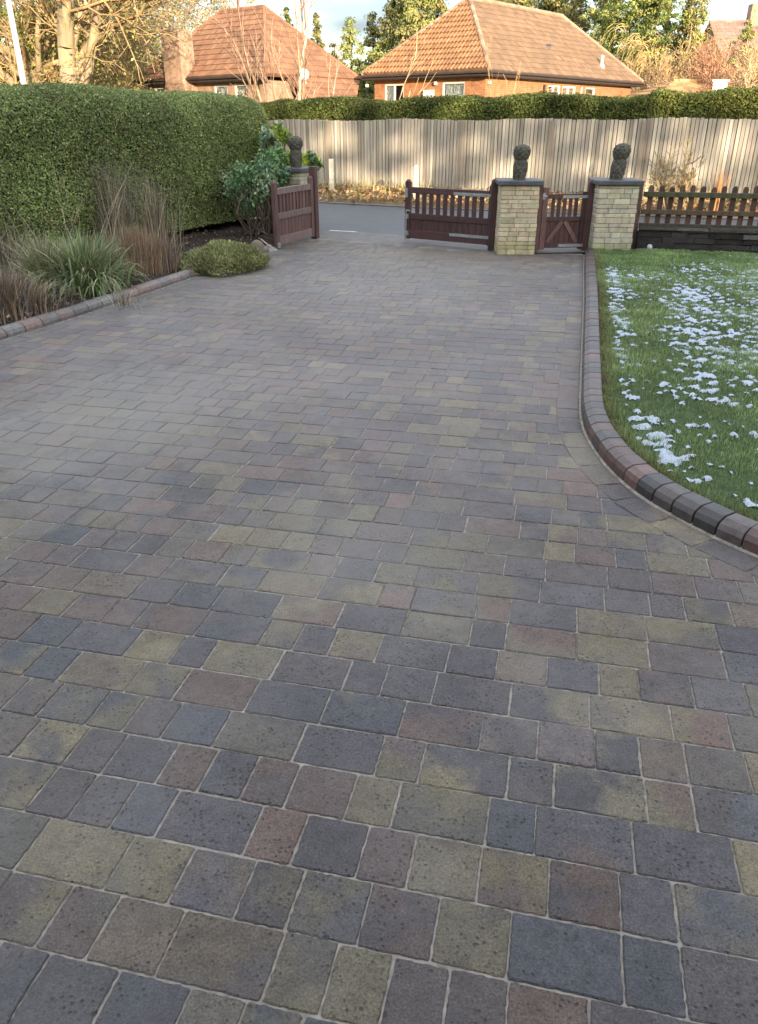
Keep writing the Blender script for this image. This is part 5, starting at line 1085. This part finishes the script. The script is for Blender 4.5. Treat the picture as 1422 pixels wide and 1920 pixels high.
# weeping willow
rs = np.random.default_rng(250); base_ = np.array(b_at(1262, 49.5)); root = thing('weeping_willow', 'golden weeping willow with hanging strands right of the big roof', 'tree', tuple(base_)); sg = []; tips = []
for k_ in range(16):
    a = rs.uniform(0, 6.28); d_ = np.array([math.cos(a)*.55, math.sin(a)*.55, 1.]); grow(base_+[0, 0, .8], unit(d_), rs.uniform(2.4, 3.3), .10, 1, 3, sg, rs, .2, 2, .6, .02, .7, .012)
sg.append((base_, base_+[0, 0, 1.2], .22, .18, 0)); seg_mesh('trunk', sg, M['bark'], root, (.34, .25, .15), 6)
en = np.array([s[1] for s in sg[:-1]]); en = en[en[:, 2] > 2.4]; st_ = []
for k_ in range(2200):
    p = en[rs.integers(len(en))]+rs.normal(0, .12, 3); out = unit((p-base_)*[1, 1, 0]+rs.normal(0, .3, 3)*[1, 1, 0]); L_ = rs.uniform(.8, 2.6); cur = p
    for j in range(6):
        an = -.5+j*.52; an = min(an, 1.5); stp = L_/6; nx = cur+(out*math.cos(an)-np.array([0, 0, 1.])*math.sin(an))*stp+rs.normal(0, .03, 3)
        if nx[2] < .3: break
        st_.append((cur, nx, .011, .009, 2)); cur = nx
seg_mesh('hanging_strands', st_, M['twig'], root, (.50, .36, .15), 3, .25)
# shrubs at the right edge
RB = [(.36, .22, .12), (.30, .17, .10), (.42, .28, .15)]
for i, (px_, Y_, top, r_, c1, lb) in enumerate([(1330, 41, 62, .09, (.44, .30, .17), 'tan bare shrub between the willow and the right edge'), (1405, 40, 55, .09, (.40, .22, .13), 'red-brown bare tree at the right edge'), (1360, 46, 50, .1, (.38, .20, .13), 'rusty twiggy tree behind the white-ended shed'), (1222, 47, 70, .08, (.46, .33, .17), 'golden twiggy shrub hugging the right end of the big roof'), (1440, 34, 80, .07, (.48, .36, .20), 'pale branching shrub at the right picture edge above the hedge')]):
    h_ = at(px_, top, Y_)[2]+1.0; bare_tree(lb, 'shrub', b_at(px_, Y_), h_*.85, r_, 260+i, tcol=TAN, ccol=c1, stems=6, first=.1, maxd=5, nch=3, wob=.2, ang=.6, name='bare_shrub', leafpal=RB, nleaf=11000, leafsize=.07, rmin=.009)
# far-off wood closing the horizon
def wood(name, label, x0, x1, Y, hmin, hmax, pal, n, seed, leaf):
    rs = np.random.default_rng(seed); x = rs.uniform(x0, x1, n); prof_ = hmin+(hmax-hmin)*(.5+.5*snoise(np.c_[x/Y*8], 1.0, seed, 3)); z = prof_*rs.uniform(0, 1, n)**.8
    Pp = np.c_[x, Y+rs.uniform(-3, 3, n), z]; V, Fq = leaves(Pp, rs.normal(0, 1, (n, 3))+[0, -.6, .2], leaf, 1.8, rs=rs); ci = np.clip(((snoise(Pp[:, :1]/Y*14, 1, seed+1, 2)*.5+.5)*len(pal)).astype(int), 0, len(pal)-1)
    o = mesh_obj(name, V, Fq, M['leaf'], col=np.repeat(np.clip(np.array(pal)[ci]*rs.lognormal(0, .3, (n, 1)), .004, .6), 4, 0)); tag(o, label, 'woodland', kind='stuff')
wood('far_wood', 'hazy brown and green woodland far behind the houses', -60, 60, 78, 4.2, 7.6, [(.30, .22, .13), (.16, .16, .07), (.34, .24, .15), (.20, .18, .08)], 60000, 300, .42)
# saplings in front of the houses
def sapling(label, px, Y, h, r_, seed, tc, cc, stems=1, d=(0, 0, 1), maxd=3, nch=4, first=.2, rmin=.006, ang=.42, z0=-.05, name='bare_sapling', wob=.10):
    b_ = list(b_at(px, Y)); b_[2] = z0; return bare_tree(label, 'sapling', b_, h, r_, seed, tcol=tc, ccol=cc, stems=stems, maxd=maxd, nch=nch, first=first, rmin=rmin, ang=ang, d=d, name=name, wob=wob, ld=1, shrink=.55)
sapling('slender bare birch with a pale stem before the left house', 561, 27, 9.5, .055, 401, (.55, .46, .34), (.34, .23, .15), maxd=3, rmin=.006)
sapling('slender brown bare sapling left of the pale birch', 521, 26, 9.0, .045, 402, (.30, .20, .13), (.32, .21, .14), maxd=3, rmin=.006)
sapling('thin crooked bare sapling leaning between the birches', 552, 26.5, 6, .035, 403, (.40, .26, .17), (.42, .26, .16), d=(-.25, 0, 1), maxd=3, rmin=.006)
sapling('thin pale bare sapling in front of the white window of the right house', 746, 24.5, 5.6, .028, 404, (.62, .54, .36), (.5, .38, .22), maxd=2, rmin=.007)
sapling('fine reddish bare sapling in front of the right roof', 940, 24.0, 4.8, .020, 405, (.42, .26, .14), (.42, .24, .12), stems=3, maxd=2, ang=.25, first=.2, nch=3)
sapling('bare golden shrub branching against the pale fence', 1290, 15.9, 1.65, .022, 406, (.30, .22, .12), (.36, .27, .14), stems=5, d=(-.1, 0, 1), maxd=3, nch=3, ang=.75, rmin=.006, z0=.03, name='bare_shrub', wob=.2)
sapling('second bare shrub at the fence foot right of the golden one', 1330, 15.7, 1.1, .014, 407, (.30, .22, .12), (.36, .27, .14), stems=4, maxd=4, nch=3, ang=.6, rmin=.004, z0=.03, name='bare_shrub', wob=.2)
grass_clump('dry_weeds', 'orange dry weed stems at the fence foot near the right edge', 'weeds', (*b_at(1385, 15.6)[:2], .02), .12, 90, .85, .014, .25, [(.55, .30, .12), (.48, .26, .10)], 1, 4)

# ================================================================== OWN HOUSE AND TREES BEHIND THE VIEWER (unseen, placed to cast the shade)
rdir = unit(np.array([1., -.5])); rn = np.array([rdir[1], -rdir[0]])*-1
def ridge_pt(q): x = (q+2.05)/.769; return np.array([x, -6.0-.5*x])
a_, b_ = ridge_pt(-5.2), ridge_pt(13.5); zr = 6.30; dep = 3.6; ev = 3.0
root = thing('brick_bungalow', 'own brick bungalow behind the viewer that shades the driveway', 'house', ((a_[0]+b_[0])/2, (a_[1]+b_[1])/2, -.05))
nrm = np.array([-rdir[1], rdir[0]]); f0, f1, k0, k1 = a_+nrm*dep, b_+nrm*dep, a_-nrm*dep, b_-nrm*dep
P3 = lambda p, z: np.array([p[0], p[1], z])
tiled('roof', root, [P3(f0, ev), P3(f1, ev), P3(b_, zr), P3(a_, zr)], P3(f0, ev), P3(f1, ev), TO, .5, .6, 0, seed=500); tiled('roof', root, [P3(k0, ev), P3(k1, ev), P3(b_, zr), P3(a_, zr)], P3(k0, ev), P3(k1, ev), TO, .5, .6, 0, seed=501)
i_ = .35; F0, F1, K0, K1 = f0-nrm*i_, f1-nrm*i_, k0+nrm*i_, k1+nrm*i_
Lh = math.dist(F0, F1); ops = [(Lh*(i+.5)/8-.7, Lh*(i+.5)/8+.7, .9, 2.2) for i in range(8)]
wall(root, F1, F0, -.05, ev, ops, M['brick']); [window(root, F1, F0, q, (.5,), .3, 0) for q in ops]
wall(root, K0, K1, -.05, ev, [], M['brick']); wall(root, F0, K0, -.05, ev, [], M['brick']); wall(root, K1, F1, -.05, ev, [], M['brick'])
for (x_, y_, t_) in ((F0, K0, a_), (F1, K1, b_)): mesh_obj('gable', np.array([P3(x_, ev), P3(y_, ev), P3(t_, zr-.2)]), [[0, 1, 2]], M['brick'], root, uv=np.array([(0, 0), (6.5, 0), (3.2, 3)]))
SH = np.array([.342, -.940])
def behind(q, f_): return SH*f_+np.array([.94, .342])*q
for i, q in enumerate((-3.2, -1.2, .8, 2.6)):  # conifer row added out of view as an occluder to shade the hedge
    p = behind(q, 21.0+i*.3); blob_tree('dense unseen conifer in the added row behind the viewer, shading the left hedge', 'conifer', (p[0], p[1], -.05), 9.3, 1.9, 520+i, DK, 'column', 5200, .38, .02, name='conifer', group='added conifers behind the viewer', nc=240, clump=.42)
for i, (fx_, fz_, r1_, hz_) in enumerate([(-2.0, 1.1, 1.2, 0), (.1, 1.2, .5, .5), (1.65, 1.0, .8, .3), (2.9, 1.5, .5, .9), (4.3, .8, .75, .2), (7.3, .3, 1.1, -.4), (5.6, 1.4, .5, .7), (8.9, 1.0, .9, 0)]):
    y_ = np.interp(fx_, fl[:, 0], fl[:, 1]); q = .94*fx_+.342*y_; fz = SH@np.array([fx_, y_]); D = 44+3*(i % 3); p = np.array([fx_, y_])+SH*D; zc = 1.0+hz_+D*math.tan(R(SUN_EL))
    blob_tree('open-crowned tree behind the viewer that dapples the pale fence', 'tree', (p[0], p[1], -.05), zc+r1_*1.5, r1_*.85, 540+i, DK+OL, 'round', 1500, .26, (zc-r1_*1.7)/(zc+r1_*1.7), name='garden_tree', group='trees behind the viewer', nc=45, clump=.45, trunk_r=.10)
